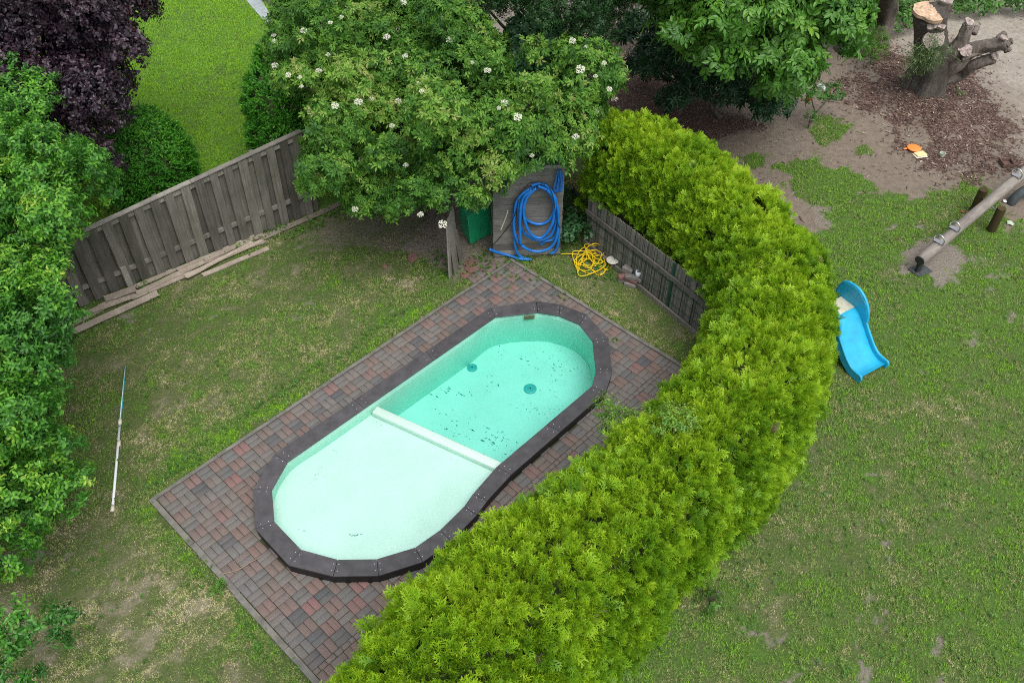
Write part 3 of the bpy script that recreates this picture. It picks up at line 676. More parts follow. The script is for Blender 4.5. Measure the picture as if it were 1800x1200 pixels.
p = P(929, 533, .0); k = MB(); k.lathe((*P(928, 534, COPZ)[:2], .05), [(.055, 0), (.06, .02), (.045, .03)], 20); tag(k.build('filter_lid', M['white'], org=(p[0], p[1], 0)), 'small white round lid behind the pool coping', 'lid')

# ------------------------------------------------------------------ foliage machinery
def leaflet(L, Wd, fold=.25, six=True, droop=.15):
    """unit leaf along +x, normal +z; returns quads (k,4,3)"""
    h = Wd / 2
    if six:
        a = [(0, 0, 0), (L * .35, h, fold * h), (L * .75, h * .75, fold * h - droop * L * .3), (L, 0, -droop * L)]
        mid0 = (L * .35, 0, 0)
        q1 = [(0, 0, 0), (L * .55, 0, -droop * L * .15), (L * .6, h * .95, fold * h - droop * L * .15), (L * .25, h * .9, fold * h)]
        q2 = [(L * .55, 0, -droop * L * .15), (L, 0, -droop * L), (L * .82, h * .6, fold * h * .6 - droop * L * .5), (L * .6, h * .95, fold * h - droop * L * .15)]
        q = np.array([q1, q2]); q_ = q.copy(); q_[..., 1] *= -1; q_ = q_[:, ::-1]
        return np.concatenate([q, q_])
    return np.array([[(0, 0, 0), (L * .5, h, fold * h), (L, 0, -droop * L), (L * .5, -h, fold * h)]], float)
def rotm(rz, ry, rx=0):
    cz, sz, cy, sy, cx, sx = math.cos(rz), math.sin(rz), math.cos(ry), math.sin(ry), math.cos(rx), math.sin(rx)
    return np.array([[cz, -sz, 0], [sz, cz, 0], [0, 0, 1]]) @ np.array([[cy, 0, sy], [0, 1, 0], [-sy, 0, cy]]) @ np.array([[1, 0, 0], [0, cx, -sx], [0, sx, cx]])
def xf(q, M_, t_=(0, 0, 0)): return q @ M_.T + np.asarray(t_)
def pinnate(nl, L, Wd, spread, six=True, seed=0):
    """compound leaf along +x"""
    rr = np.random.default_rng(seed); out = []; lf = leaflet(L, Wd, six=six)
    n_side = nl // 2
    for i in range(n_side):
        x = spread * (.35 + .6 * i / max(1, n_side))
        for s_ in (-1, 1):
            out.append(xf(lf * rr.uniform(.8, 1.1), rotm(s_ * rr.uniform(.7, 1.1), rr.uniform(-.1, .25), rr.uniform(-.3, .3)), (x, 0, -.08 * x)))
    out.append(xf(lf, rotm(rr.uniform(-.2, .2), .15), (spread, 0, -.1 * spread)))
    return np.concatenate(out)
def rosette(kind, seed):
    """a shoot tip: leaves round +z"""
    rr = np.random.default_rng(seed); out = []; tn = []
    def put(q, t_): out.append(q); tn.append(np.full(len(q), t_))
    if kind == 'elder':
        for k_ in range(7):
            a = k_ * 2.4 + rr.uniform(-.3, .3); el = rr.uniform(-.75, .45); q = pinnate(5, .085, .030, .085, True, seed * 10 + k_)
            put(xf(q * rr.uniform(.7, 1.15), rotm(a + rr.uniform(-.6, .6), el, rr.uniform(-.8, .8)), rr.normal(0, .035, 3)), (rr.uniform(-.12, .12) + (.12 if el < -.3 else 0)))
    elif kind == 'plum':
        lf = leaflet(.075, .036, .25)
        for st in range(3):
            az = rr.uniform(0, 6.28); tl = rr.uniform(.1, .9); ax = rotm(az, tl)
            for k_ in range(9):
                z = .03 + .022 * k_; a = k_ * 2.4
                put(xf(xf(lf * rr.uniform(.75, 1.15), rotm(a, rr.uniform(-.7, .3), rr.uniform(-.4, .4)), (0, 0, z)), ax), .25 * (k_ / 8) ** 2 - .08 + rr.uniform(-.05, .05))
    elif kind == 'purple':
        lf = leaflet(.06, .038, .2)
        for st in range(3):
            ax = rotm(rr.uniform(0, 6.28), rr.uniform(.1, 1.0))
            for k_ in range(8):
                put(xf(xf(lf * rr.uniform(.7, 1.2), rotm(k_ * 2.4, rr.uniform(-.6, .5), rr.uniform(-.5, .5)), (0, 0, .025 * k_)), ax), rr.uniform(-.1, .1))
    elif kind == 'walnut':
        for k_ in range(4):
            a = k_ * 1.7 + rr.uniform(-.3, .3); q = pinnate(7, .125, .055, .20, True, seed * 7 + k_)
            put(xf(q, rotm(a, rr.uniform(-.35, .6), rr.uniform(-.4, .4))), rr.uniform(-.12, .15))
    elif kind == 'laurel':
        lf = leaflet(.15, .045, .15, True, .25)
        for k_ in range(8): put(xf(lf * rr.uniform(.7, 1.1), rotm(k_ * 2.4, rr.uniform(-.5, .45), rr.uniform(-.3, .3)), (0, 0, .01 * k_)), rr.uniform(-.1, .1))
    elif kind == 'bramble':
        lf = leaflet(.075, .055, .15, True, .1)
        for k_ in range(5):
            b0 = rotm(k_ * 2.1 + rr.uniform(-.3, .3), rr.uniform(-.5, .5), rr.uniform(-.3, .3))
            for s_ in (-1.0, 0, 1.0): put(xf(xf(lf * rr.uniform(.8, 1.1), rotm(s_, 0), (.05, 0, 0)), b0), rr.uniform(-.1, .1))
    elif kind == 'small':
        lf = leaflet(.032, .018, .2, False)
        for st in range(5):
            ax = rotm(rr.uniform(0, 6.28), rr.uniform(.2, 1.3))
            for k_ in range(9): put(xf(xf(lf * rr.uniform(.7, 1.3), rotm(k_ * 2.4, rr.uniform(-.5, .5)), (0, 0, .02 * k_)), ax), rr.uniform(-.12, .12))
    elif kind == 'yew':
        lf = leaflet(.05, .016, .1, False, .1)
        for st in range(6):
            ax = rotm(rr.uniform(0, 6.28), rr.uniform(.15, 1.2))
            for k_ in range(8):
                put(xf(xf(lf * (1.1 - .06 * k_), rotm(0 if k_ % 2 else math.pi, -.55 + rr.uniform(-.15, .15)), (0, 0, .011 * k_)), ax), .09 * k_ / 2 - .1)
    elif kind == 'willow':
        lf = leaflet(.07, .011, .1, False, .1)
        for st in range(4):
            ax = rotm(rr.uniform(0, 6.28), rr.uniform(.3, 1.5))
            for k_ in range(10): put(xf(xf(lf * rr.uniform(.7, 1.2), rotm(k_ * 2.4, rr.uniform(-1.0, -.4)), (0, 0, .03 * k_)), ax), rr.uniform(-.2, .3))
    elif kind == 'weed':
        lf = leaflet(.06, .038, .2, True, .2)
        for k_ in range(7): put(xf(lf * rr.uniform(.5, 1.1), rotm(k_ * 2.4, rr.uniform(-.6, .1)), (0, 0, .015 * k_)), rr.uniform(-.1, .15))
    return np.concatenate(out), np.concatenate(tn)
_tmpl = {}
def tmpl(kind, nv=5):
    if kind not in _tmpl: _tmpl[kind] = [rosette(kind, 100 + i) for i in range(nv)]
    return _tmpl[kind]
def scatter(pos, axis, kind, scale, base_tint, rng, spin=True):
    """instances of templates at pos, +z -> axis. returns V, tint (quads)"""
    T = tmpl(kind); n_ = len(pos); which = rng.integers(0, len(T), n_); Vs = []; Ts = []
    ax = unit(axis); ref = unit(rng.normal(size=(n_, 3))); u = unit(np.cross(ax, ref)); v = np.cross(ax, u)
    Rm = np.stack([u, v, ax], 2)
    for i, (q, tn) in enumerate(T):
        k_ = which == i
        if not k_.any(): continue
        s_ = scale * rng.uniform(.75, 1.2, k_.sum())
        X = np.einsum('nij,qkj->nqki', Rm[k_] * s_[:, None, None], q) + pos[k_][:, None, None, :]
        Vs.append(X.reshape(-1, 3)); tt = base_tint[k_][:, None] + tn[None, :] + rng.normal(0, .05, (k_.sum(), len(tn)))
        Ts.append(np.repeat(tt.ravel(), 4))
    return np.concatenate(Vs), np.clip(np.concatenate(Ts), 0, 1)
def blob_points(blobs, dens, rng, squash=(1, 1, 1), inner_frac=.35, lo=-.35):
    Bq = np.array(blobs); pts = []; nrm = []
    for i, (x, y, z, r_) in enumerate(Bq):
        n_ = int(dens * 4 * math.pi * r_ * r_)
        for (rr_, m_) in ((1.0, n_), (.72, int(n_ * inner_frac))):
            d = unit(rng.normal(size=(m_, 3))); d = d[d[:, 2] > lo]
            p = np.array([x, y, z]) + d * r_ * rr_ * rng.uniform(.88, 1.08, (len(d), 1))
            keep_ = np.ones(len(p), bool)
            D = np.linalg.norm(p[:, None, :] - Bq[None, :, :3], axis=2) / Bq[None, :, 3]; D[:, i] = 9
            keep_ = D.min(1) > .80 * rr_
            pts.append(p[keep_]); nrm.append(d[keep_])
    return np.concatenate(pts), np.concatenate(nrm)
def poly_blobs(poly, step, zf, r_, rng, jz=.15, under=.5, edge=.85):
    xs = [p[0] for p in poly]; ys = [p[1] for p in poly]; out = []
    for gy_ in np.arange(min(ys), max(ys), step * .85):
        for gx_ in np.arange(min(xs), max(xs), step):
            x = gx_ + rng.uniform(-.35, .35) * step; y = gy_ + rng.uniform(-.35, .35) * step
            ds = sdist(np.array([x]), np.array([y]), poly)[0]
            ppm = FOC / np.linalg.norm(P(x, y, zf(x, y)) - np.array([0, 0, CAM_H]))
            if ds > r_ * ppm * .35:
                z = zf(x, y) + rng.normal(0, jz); rr_ = r_ * rng.uniform(.7, 1.25)
                rr_ = min(rr_, max(.5 * r_, ds / ppm / edge)); p = P(x, y, z); out.append((*p, rr_))
                if under: p2 = P(x, y, max(.5, z - under)); out.append((*p2, rr_))
    return out
def crown(name, parent, blobs, kind, mat, dens, scale, seed, tint=.45, tvar=.16, inner_frac=.4, up=.35, lo=-.35, clump=.18, hole=0.0):
    rng = np.random.default_rng(seed); p, nrm = blob_points(blobs, dens, rng, inner_frac=inner_frac, lo=lo)
    if hole: k_ = fbm(p[:, 0] + p[:, 2], p[:, 1], 1.6, 3, seed) > hole; p, nrm = p[k_], nrm[k_]
    ax = nrm + np.array([0, 0, up]) + rng.normal(0, .35, p.shape)
    bt = tint + (fbm(p[:, 0] + .7 * p[:, 2], p[:, 1] + .5 * p[:, 2], 1.1, 3, seed) - .5) * 2 * clump + rng.normal(0, tvar * .5, len(p)) + .08 * nrm[:, 2]
    V, tn = scatter(p, ax, kind, scale, bt, rng)
    V[:, 2] = np.maximum(V[:, 2], .01)
    print(name, parent.name if parent else '', len(p), 'clusters', len(V) // 4, 'quads')
    return fast_mesh(name, V, 4, mat, parent, (0, 0, 0), dict(tint=tn))
def branches(parent, base, blobs, r0, mat, seed=1, n_=10, name='trunk', lean=None):
    rng = np.random.default_rng(seed); k = MB(); bs = np.array(blobs); base = np.array(base, float)
    mid = bs[:, :3].mean(0); fork = base * .55 + mid * .45; fork[2] = min(fork[2], mid[2] * .6)
    k.tube(catmull([base - (0, 0, .05), base * .6 + fork * .4 + rng.normal(0, .04, 3) * (1, 1, 0), fork], 5), np.linspace(r0 * 1.25, r0 * .75, 11), 10, rough=.06)
    for i in rng.choice(len(bs), min(n_, len(bs)), replace=False):
        e_ = bs[i, :3]; m_ = fork * .45 + e_ * .55 + rng.normal(0, .12, 3); k.tube(catmull([fork, m_, e_], 5), np.linspace(r0 * .55, .012, 11), 7, rough=.05)
    return k.build(name, mat, parent, smooth=True)

# ------------------------------------------------------------------ golden thuja hedge
def build_hedge():
    rng = np.random.default_rng(21); t_ = thing('thuja_hedge', 'bright yellow green conifer hedge curving around the pool terrace', 'hedge', (3.6, 9.0, 0))
    hp = HP; seg = np.linalg.norm(np.diff(hp[:, :2], axis=0), axis=1); s = np.concatenate([[0], np.cumsum(seg)]); Lt = s[-1]
    def frame(q):
        xy = np.stack([np.interp(q, s, hp[:, i]) for i in range(4)], 1); e_ = .05
        d = np.stack([np.interp(q + e_, s, hp[:, i]) - np.interp(q - e_, s, hp[:, i]) for i in range(2)], 1); d = unit(d)
        return xy, d
    AG = np.linspace(0, 1, 400); _c = np.cos(np.pi * AG); _x = np.sign(_c) * np.abs(_c) ** .62 * .8; _z = np.sin(np.pi * AG) ** .62 * 2.05
    ARC = np.concatenate([[0], np.cumsum(np.hypot(np.diff(_x), np.diff(_z)))]); ARC /= ARC[-1]
    def surf(q, a, sc=1.0):
        """a in 0..1 from pool-side foot over the top to outer foot"""
        xy, d = frame(np.clip(q, 0, Lt)); nl = np.stack([-d[:, 1], d[:, 0]], 1)    # toward the pool
        a = np.interp(a, ARC, AG); th = np.pi * a; cx = np.sign(np.cos(th)) * np.abs(np.cos(th)) ** .62; cz = np.sin(th) ** .62
        over = np.clip((np.abs(q - Lt * .5) - Lt * .5) / .5, 0, 1)
        # plants: each bulges a little
        lump = .06 * np.sin(q * 2 * np.pi / 1.15 + 1.0) + (fbm(q * 1.0, a * 3.0, 1.9, 4, 3) - .5) * .38 + (fbm(q, a * 4, 5.0, 3, 7) - .5) * .18
        wdt = xy[:, 2] * sc + lump * .55 * np.abs(cx); H = (xy[:, 3] * (sc if sc < 1 else 1) + lump * .6)
        endc = np.clip((Lt - q) / .5, 0, 1); endc = np.sqrt(1 - (1 - endc) ** 2)
        wdt = wdt * (.35 + .65 * endc); H = H * (.75 + .25 * endc)
        p = np.stack([xy[:, 0] + nl[:, 0] * cx * wdt, xy[:, 1] + nl[:, 1] * cx * wdt, cz * H], 1)
        nr = np.stack([nl[:, 0] * cx, nl[:, 1] * cx, cz * .9], 1)
        return p, unit(nr)
    # inner mass of twigs
    nq, na = 160, 30; qq, aa = np.meshgrid(np.linspace(.15, Lt - .1, nq), np.linspace(0, 1, na), indexing='ij')
    p, _ = surf(qq.ravel(), aa.ravel(), .86); p[:, 2] *= .98
    fx, fy = p[:, 0], p[:, 1]
    ii = np.arange(nq - 1)[:, None] * na + np.arange(na - 1)[None]; qd = np.stack([ii, ii + 1, ii + na + 1, ii + na], -1).reshape(-1, 4)
    fast_mesh('inner_twigs', p, 4, M['twigs'], t_, (0, 0, 0), {}, True, qd)
    # clumps
    ncl = 13500; q = rng.uniform(0, Lt + .0, ncl); a = rng.uniform(.02, .98, ncl)
    p, nr = surf(q, a)
    # fence side: nothing may poke through the screen
    f0, f1 = np.array([1.35, 12.9]), np.array([3.22, 10.33]); fd = (f1 - f0) / np.linalg.norm(f1 - f0); fn = np.array([-fd[1], fd[0]])
    if (np.array([4, 12]) - f0) @ fn < 0: fn = -fn
    al = (p[:, :2] - f0) @ fd; dist_ = (p[:, :2] - f0) @ fn
    kill = (al > -.3) & (al < np.linalg.norm(f1 - f0) + .15) & (dist_ < .22) & (p[:, 2] < 1.05)
    p, nr, q, a = p[~kill], nr[~kill], q[~kill], a[~kill]; ncl = len(p)
    # spray template: flat fan, triangles
    def spray(seed):
        r = np.random.default_rng(seed); tri = []; tn = []
        def finger(b0, d_, L, wd, c0, c1):
            s_ = np.array([-d_[1], d_[0], 0]) * wd / 2
            tri.append([b0 - s_, b0 + s_, b0 + d_ * L]); tn.append([c0, c0, c1])
        L = .125; ax = np.array([1, 0, 0.]); finger(np.zeros(3), ax, L, .012, 0, .42)
        for i in range(4):
            x = L * (.10 + .20 * i)
            for sd in (-1, 1):
                an = sd * r.uniform(.50, .80); d_ = np.array([math.cos(an), math.sin(an), r.uniform(-.2, .2)]); ll = L * (.58 - .08 * i) * r.uniform(.8, 1.2)
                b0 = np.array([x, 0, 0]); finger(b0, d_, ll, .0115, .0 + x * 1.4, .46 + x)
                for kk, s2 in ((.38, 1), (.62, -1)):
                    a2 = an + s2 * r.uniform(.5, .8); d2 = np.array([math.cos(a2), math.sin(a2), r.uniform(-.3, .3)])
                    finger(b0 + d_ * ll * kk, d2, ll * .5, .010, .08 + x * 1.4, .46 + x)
        T_ = np.array(tri); c_ = np.array(tn); T_[..., 2] += -1.2 * T_[..., 0] ** 2 + 2.0 * T_[..., 1] ** 2 * r.choice([-1, 1]); return T_, c_
    SP = [spray(i) for i in range(5)]
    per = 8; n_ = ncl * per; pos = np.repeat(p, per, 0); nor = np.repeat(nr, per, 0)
    cl_dir = unit(nr + rng.normal(0, .5, nr.shape) + np.array([0, 0, .45])); cd = np.repeat(cl_dir, per, 0)
    dirs = unit(cd + rng.normal(0, .36, (n_, 3))); pos = pos + rng.normal(0, .03, (n_, 3)) - cd * .06 + np.repeat(cl_dir * rng.gamma(1.2, .030, (ncl, 1)), per, 0)
    # drop the sprays nobody can see: low on the far outer foot
    side = unit(np.cross(dirs, rng.normal(size=(n_, 3)) + np.array([0, 0, .3]))); up_ = np.cross(dirs, side); Rm = np.stack([dirs, side, up_], 2)
    sc = rng.uniform(.8, 1.2, n_) * np.repeat(rng.choice([.72, .9, 1.05, 1.35], ncl), per) * (1.0 + .25 * np.clip(1 - np.repeat(q, per) / 5, 0, 1))
    base = .27 + np.repeat((fbm(q, a * 3, 2.2, 3, 8) - .5) * .55 + rng.normal(0, .07, ncl), per) + .22 * np.clip(nor[:, 2], 0, 1) ** 2 + rng.normal(0, .05, n_)  # upward facing sprays tinted brighter, top light painted into the colour
    which = rng.integers(0, 5, n_); Vs = []; Ts = []
    for i, (T_, c_) in enumerate(SP):
        k_ = which == i
        X = np.einsum('nij,qkj->nqki', Rm[k_] * sc[k_][:, None, None], T_) + pos[k_][:, None, None, :]
        Vs.append(X.reshape(-1, 3).astype(np.float32)); Ts.append((base[k_][:, None, None] + c_[None] * 1.0).ravel().astype(np.float32))
    V = np.concatenate(Vs); tn = np.clip(np.concatenate(Ts), 0, 1); V[:, 2] = np.maximum(V[:, 2], .01)
    dry = np.repeat(rng.random(ncl) < .0018, per); T_, c_ = SP[0]
    X = np.einsum('nij,qkj->nqki', Rm[dry] * sc[dry][:, None, None], T_) + (pos + dirs * .03)[dry][:, None, None, :]
    fast_mesh('dry_sprays', X.reshape(-1, 3), 3, M['twig'], t_, (0, 0, 0))
    print('hedge', n_, 'sprays', len(V) // 3, 'tris')
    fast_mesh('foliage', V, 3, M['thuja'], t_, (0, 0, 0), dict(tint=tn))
    k = MB()
    for qq_ in np.arange(.4, Lt - .2, .55):
        xy, d = frame(np.array([qq_])); x, y = xy[0, :2] + rng.normal(0, .06, 2)
        k.tube([(x, y, -.02), (x + .02, y, .6), (x, y + .02, 1.4)], [.05, .035, .02], 7)
    k.build('stems', M['bark'], t_, smooth=True)
    return t_
build_hedge()

# ------------------------------------------------------------------ elder and its neighbours
rng = np.random.default_rng(31)
def zlin(tab):
    ys = [a for a, _ in tab]; zs = [b_ for _, b_ in tab]
    return lambda x, y: float(np.interp(y, ys, zs))
ELD = [(470, -70), (480, 60), (480, 130), (515, 190), (545, 240), (510, 290), (530, 330), (585, 350), (620, 372), (700, 392), (770, 380), (800, 385), (860, 355), (900, 310), (965, 295), (1000, 270), (1050, 230), (1095, 190), (1090, 110), (1040, 70), (960, 60), (900, 90), (860, 40), (800, -70)]
eb = poly_blobs(ELD, 44, zlin([(-60, 3.3), (60, 3.0), (150, 2.75), (250, 2.35), (330, 1.95), (400, 1.55)]), .42, rng, .26, .55)
eb += [(*P(a_, b_, z_), r__) for a_, b_, z_, r__ in ((895, 282, 2.3, .30), (935, 272, 2.35, .30), (970, 262, 2.4, .28), (1000, 262, 2.3, .26), (1025, 240, 2.45, .26), (950, 240, 2.6, .34), (985, 285, 2.1, .16))]
elder = thing('elder_bush', 'large spreading shrub with white flower heads hanging over the board fence and shed', 'shrub', (-1.6, 13.7, 0))
crown('crown', elder, eb, 'elder', M['elder'], 36, .82, 32, .44, .3, .5, .45, clump=.42, hole=.25)
branches(elder, (-1.6, 13.7, 0), eb, .09, M['bark'], 3, 22)
FL = [(533.7, 54), (580.5, 40), (483, 72.6), (481, 62), (483, 115), (506.6, 131.7), (526.8, 136), (530, 152), (560, 124.6), (588.5, 186), (629.7, 179), (652.4, 174), (700, 177.7), (689, 221), (712, 98.6), (679.5, 65), (708.8, 4.8), (576.6, 96), (830.7, 110), (856.7, 124), (767.7, 138), (735.7, 147.7), (741, 160), (886.7, 181.7), (876.7, 190), (910, 205.7), (935, 273.3), (1020, 122), (1047, 134), (1030.7, 82), (1062, 111), (1071, 156.7), (1080, 174), (1049, 196), (1011.7, 240), (1006, 71.7), (637, 281), (713, 290), (624, 367.7), (739, 376.7), (777.7, 394), (948, 125), (790, 70), (600, 30)]
def hit_blobs(px, py, blobs):
    d = ray(px, py); o_ = np.array([0, 0, CAM_H]); best = None
    for x, y, z, r_ in blobs:
        L = np.array([x, y, z]) - o_; tc_ = L @ d; h2 = L @ L - tc_ ** 2
        if h2 < r_ * r_: t_ = tc_ - math.sqrt(r_ * r_ - h2); best = t_ if best is None or t_ < best else best
    if best is None:
        c_ = min(blobs, key=lambda q_: np.linalg.norm((np.array(q_[:3]) - o_) - d * ((np.array(q_[:3]) - o_) @ d))); best = (np.array(c_[:3]) - o_) @ d - .1
    return o_ + d * best
fr_ = np.random.default_rng(6); fv = []
for _ in range(110):
    a = fr_.uniform(0, 6.28); q_ = .082 * math.sqrt(fr_.random()); c_ = np.array([q_ * math.cos(a), q_ * math.sin(a), .018 - q_ * q_ * 3 + fr_.normal(0, .004)]); s_ = fr_.uniform(.004, .009)
    for k_ in range(2):
        an = fr_.uniform(0, 3.14); d_ = np.array([math.cos(an), math.sin(an), fr_.uniform(-.4, .4)]) * s_; e_ = np.array([-math.sin(an), math.cos(an), fr_.uniform(-.4, .4)]) * s_
        fv.append([c_ - d_, c_ - e_, c_ + d_, c_ + e_])
fv = np.array(fv).reshape(-1, 3); fm = None
for i, (x, y) in enumerate(FL):
    hp_ = hit_blobs(x, y, eb); tow = unit(np.array([0, 0, CAM_H]) - hp_); pos = hp_ + tow * fr_.uniform(.04, .13)
    if fm is None:
        fm = fast_mesh('flower_head', fv + ORG[elder.name], 4, M['flower'], elder); o = fm
    else:
        o = fm.copy(); C.objects.link(o); o.parent = elder
    o.location = pos - ORG[elder.name]; nd = unit(np.array([fr_.uniform(-.3, .3), -.45 + fr_.uniform(-.3, .3), .8]))
    o.rotation_euler = Vector(nd).to_track_quat('Z', 'Y').to_euler(); s_ = fr_.uniform(.42, .92) * (1.3 if i in (27, 41) else 1); o.scale = (s_, s_ * fr_.uniform(.8, 1), s_)

BR = [(890, 40), (950, 20), (1000, 60), (1010, 100), (1000, 140), (940, 150), (900, 110), (880, 70)]
bb = poly_blobs(BR, 40, zlin([(0, 3.0), (150, 2.85)]), .33, rng, .1, .5)
t_ = thing('bramble_bush', 'blue green bramble with rounded leaves climbing through the flowering shrub', 'shrub', (1.0, 15.6, 0)); crown('crown', t_, bb, 'bramble', M['bramble'], 34, 1.1, 41, .4, .2, .5, .5); branches(t_, (1.0, 15.6, 0), bb, .03, M['bark'], 5, 8, 'stem')
DT = [(780, -90), (1120, -90), (1110, 20), (1100, 80), (1060, 105), (1000, 60), (940, 40), (880, 50), (800, 10)]
db = poly_blobs(DT, 48, zlin([(-90, 4.2), (0, 3.7), (110, 2.8)]), .42, rng, .25, .7)
t_ = thing('thorn_tree', 'dark small leaved tree rising behind the flowering shrub', 'tree', (1.2, 18.2, 0)); crown('crown', t_, db, 'small', M['darktree'], 42, 1.15, 42, .35, .2, .6, .1, clump=.3); branches(t_, (1.2, 18.2, 0), db, .12, M['bark'], 6, 16)
WN = [(1085, -90), (1560, -90), (1545, -10), (1530, 40), (1510, 85), (1440, 110), (1420, 150), (1370, 190), (1330, 205), (1300, 160), (1230, 130), (1195, 90), (1160, 60), (1120, 20)]
wb = poly_blobs(WN, 46, zlin([(-90, 4.4), (0, 3.8), (100, 3.0), (210, 2.1)]), .42, rng, .2, .6)
t_ = thing('walnut_tree', 'broad tree with large glossy compound leaves shading the sandy play area', 'tree', (5.2, 19.6, 0)); crown('crown', t_, wb, 'walnut', M['walnut'], 15, .95, 43, .45, .2, .6, .2, clump=.35); branches(t_, (5.2, 19.6, 0), wb, .16, M['bark'], 7, 20)
LR = [(1085, 70), (1100, 20), (1200, 40), (1300, 120), (1400, 110), (1420, 170), (1390, 200), (1340, 215), (1240, 215), (1160, 190), (1120, 150)]
lb = poly_blobs(LR, 44, zlin([(60, 1.9), (215, .6)]), .40, rng, .2, .5)
t_ = thing('laurel_shrub', 'dark long leaved shrub in deep shade beneath the walnut crown', 'shrub', (4.6, 17.4, 0)); crown('crown', t_, lb, 'laurel', M['laurel'], 30, 1.0, 44, .4, .2, .5, .4); branches(t_, (4.6, 17.4, 0), lb, .05, M['bark'], 8, 12, 'stem')
SB = [(1395, 150), (1450, 140), (1500, 160), (1490, 195), (1440, 215), (1400, 205)]
sbb = poly_blobs(SB, 34, zlin([(140, .75), (215, .3)]), .24, rng, .08, 0)
t_ = thing('low_shrub', 'small leafy shrub with litter caught in it at the edge of the mulch', 'shrub', (6.6, 17.2, 0)); crown('crown', t_, sbb, 'laurel', M['walnut'], 60, .6, 45, .35, .2, .4, .4, hole=.30); branches(t_, (6.6, 17.2, 0), sbb, .025, M['bark'], 9, 8, 'stem')
PL = [(-220, 100), (0, 105), (50, 110), (95, 165), (105, 200), (80, 235), (150, 265), (215, 292), (205, 330), (160, 360), (122, 400), (95, 440), (110, 480), (115, 510), (105, 545), (105, 590), (100, 640), (100, 680), (155, 668), (160, 690), (110, 730), (110, 780), (145, 745), (100, 830), (150, 840), (160, 860), (110, 900), (70, 930), (45, 985), (0, 1010), (-220, 1010)]
pb = poly_blobs(PL, 40, zlin([(100, 3.1), (300, 3.3), (500, 3.0), (700, 2.3), (850, 1.6), (1010, 1.0)]), .27, rng, .20, .5, .7)
PLc = [((20, 1095), 1.0), ((60, 1090), 1.0), ((80, 1102), 1.0), ((40, 1105), 1.0), ((110, 1092), .95), ((10, 1085), 1.0), ((30, 1170), .8), ((95, 1095), .95), ((125, 1098), .9), ((-60, 1100), 1.1), ((0, 1150), .8), ((20, 1180), .75), ((-30, 1200), .8), ((40, 1195), .6)]
pb2 = [(*P(a[0], a[1], z), .13) for a, z in PLc]
t_ = thing('plum_tree', 'fresh green fruit tree overhanging the dry lawn and end of the board fence', 'tree', (-8.6, 8.3, 0)); crown('crown', t_, pb + pb2, 'plum', M['plum'], 42, .82, 46, .42, .2, .45, .4, clump=.34, hole=.38); branches(t_, (-8.6, 8.3, 0), pb, .12, M['bark'], 10, 26); kq = MB(); [kq.tube(catmull([P(-160, yy, zz), P(-20, yy + 5, zz), P(xx, yy2, zz2)], 6), np.linspace(.018, .005, 13), 6) for yy, zz, xx, yy2, zz2 in ((1085, 1.2, 120, 1098, .95), (1170, .9, 40, 1185, .7))]; kq.build('low_branch', M['bark'], t_, smooth=True)
PU = [(-220, -90), (280, -90), (272, 20), (255, 60), (240, 100), (245, 130), (210, 150), (205, 190), (225, 215), (200, 250), (205, 290), (140, 320), (60, 280), (0, 250), (-220, 250)]
ub = poly_blobs(PU, 44, zlin([(-90, 4.6), (0, 4.0), (150, 3.0), (330, 2.0)]), .38, rng, .2, .6)
t_ = thing('purple_plum_tree', 'dark purple leaved tree behind the board fence', 'tree', (-9.0, 15.3, 0)); crown('crown', t_, ub, 'purple', M['purple'], 38, 1.1, 47, .45, .35, .5, .3, clump=.3); branches(t_, (-9.0, 15.3, 0), ub, .12, M['bark'], 11, 18)

def yew(name, label, base, blobs, seed, dens=130):
    t_ = thing(name, label, 'shrub', base); crown('crown', t_, blobs, 'yew', M['yew'], dens, 1.25, seed, .42, .15, .0, .25, lo=-.6, clump=.2)
    k = MB()
    for (x, y, z, r_) in blobs: k.lathe((x, y, z - r_ * .86), [(max(.01, r_ * .86 * math.sin(a)), r_ * .86 * (1 - math.cos(a))) for a in np.linspace(.05, 3.1, 10)], 16)
    k.build('inner_twigs', M['twigs'], t_, smooth=True); k = MB(); k.tube([(*base[:2], -.02), (base[0], base[1], .6)], .06, 8); k.build('trunk', M['bark'], t_)
g0 = P(268, 330, .3)
yew('yew_ball', 'clipped rounded dark green yew dome behind the board fence', (g0[0], g0[1] + .1, 0), [(g0[0], g0[1] + .15, .75, .82), (g0[0] - .05, g0[1] + .2, 1.05, .72), (g0[0], g0[1] + .1, .45, .78)], 51)
g1 = P(512, 285, .3)
yew('yew_hedge', 'tall narrow dark clipped yew between the bright lawn and the flowering shrub', (g1[0], g1[1] + .4, 0), [(g1[0] + .02, g1[1] + .3, .75, .8), (g1[0], g1[1] + .5, 1.4, .78), (g1[0] + .05, g1[1] + 1.3, 1.1, .8), (g1[0] + .1, g1[1] + 2.3, 1.2, .78), (g1[0] + .2, g1[1] + 3.3, 1.2, .75), (g1[0] + .05, g1[1] + .9, 1.9, .6), (g1[0] + .2, g1[1] + 2.0, 2.0, .6)], 52)
def shrub(name, label, pxs, z, r_, kind, mat, dens, sc, seed, tint=.45, cat='shrub', hole=0.0, group=None, stemr=.02):
    bl = [(*P(a, b_, z_ if (z_ := (q_[2] if len(q_) > 2 else z)) else z), r_) for q_ in pxs for a, b_ in [q_[:2]]]
    c_ = np.array(bl)[:, :3].mean(0); t_ = thing(name, label, cat, (c_[0], c_[1], 0), group)
    crown('crown', t_, bl, kind, mat, dens, sc, seed, tint, .2, .5, .5, hole=hole); branches(t_, (c_[0], c_[1], 0), bl, stemr, M['bark'], seed, 6, 'stem'); return t_
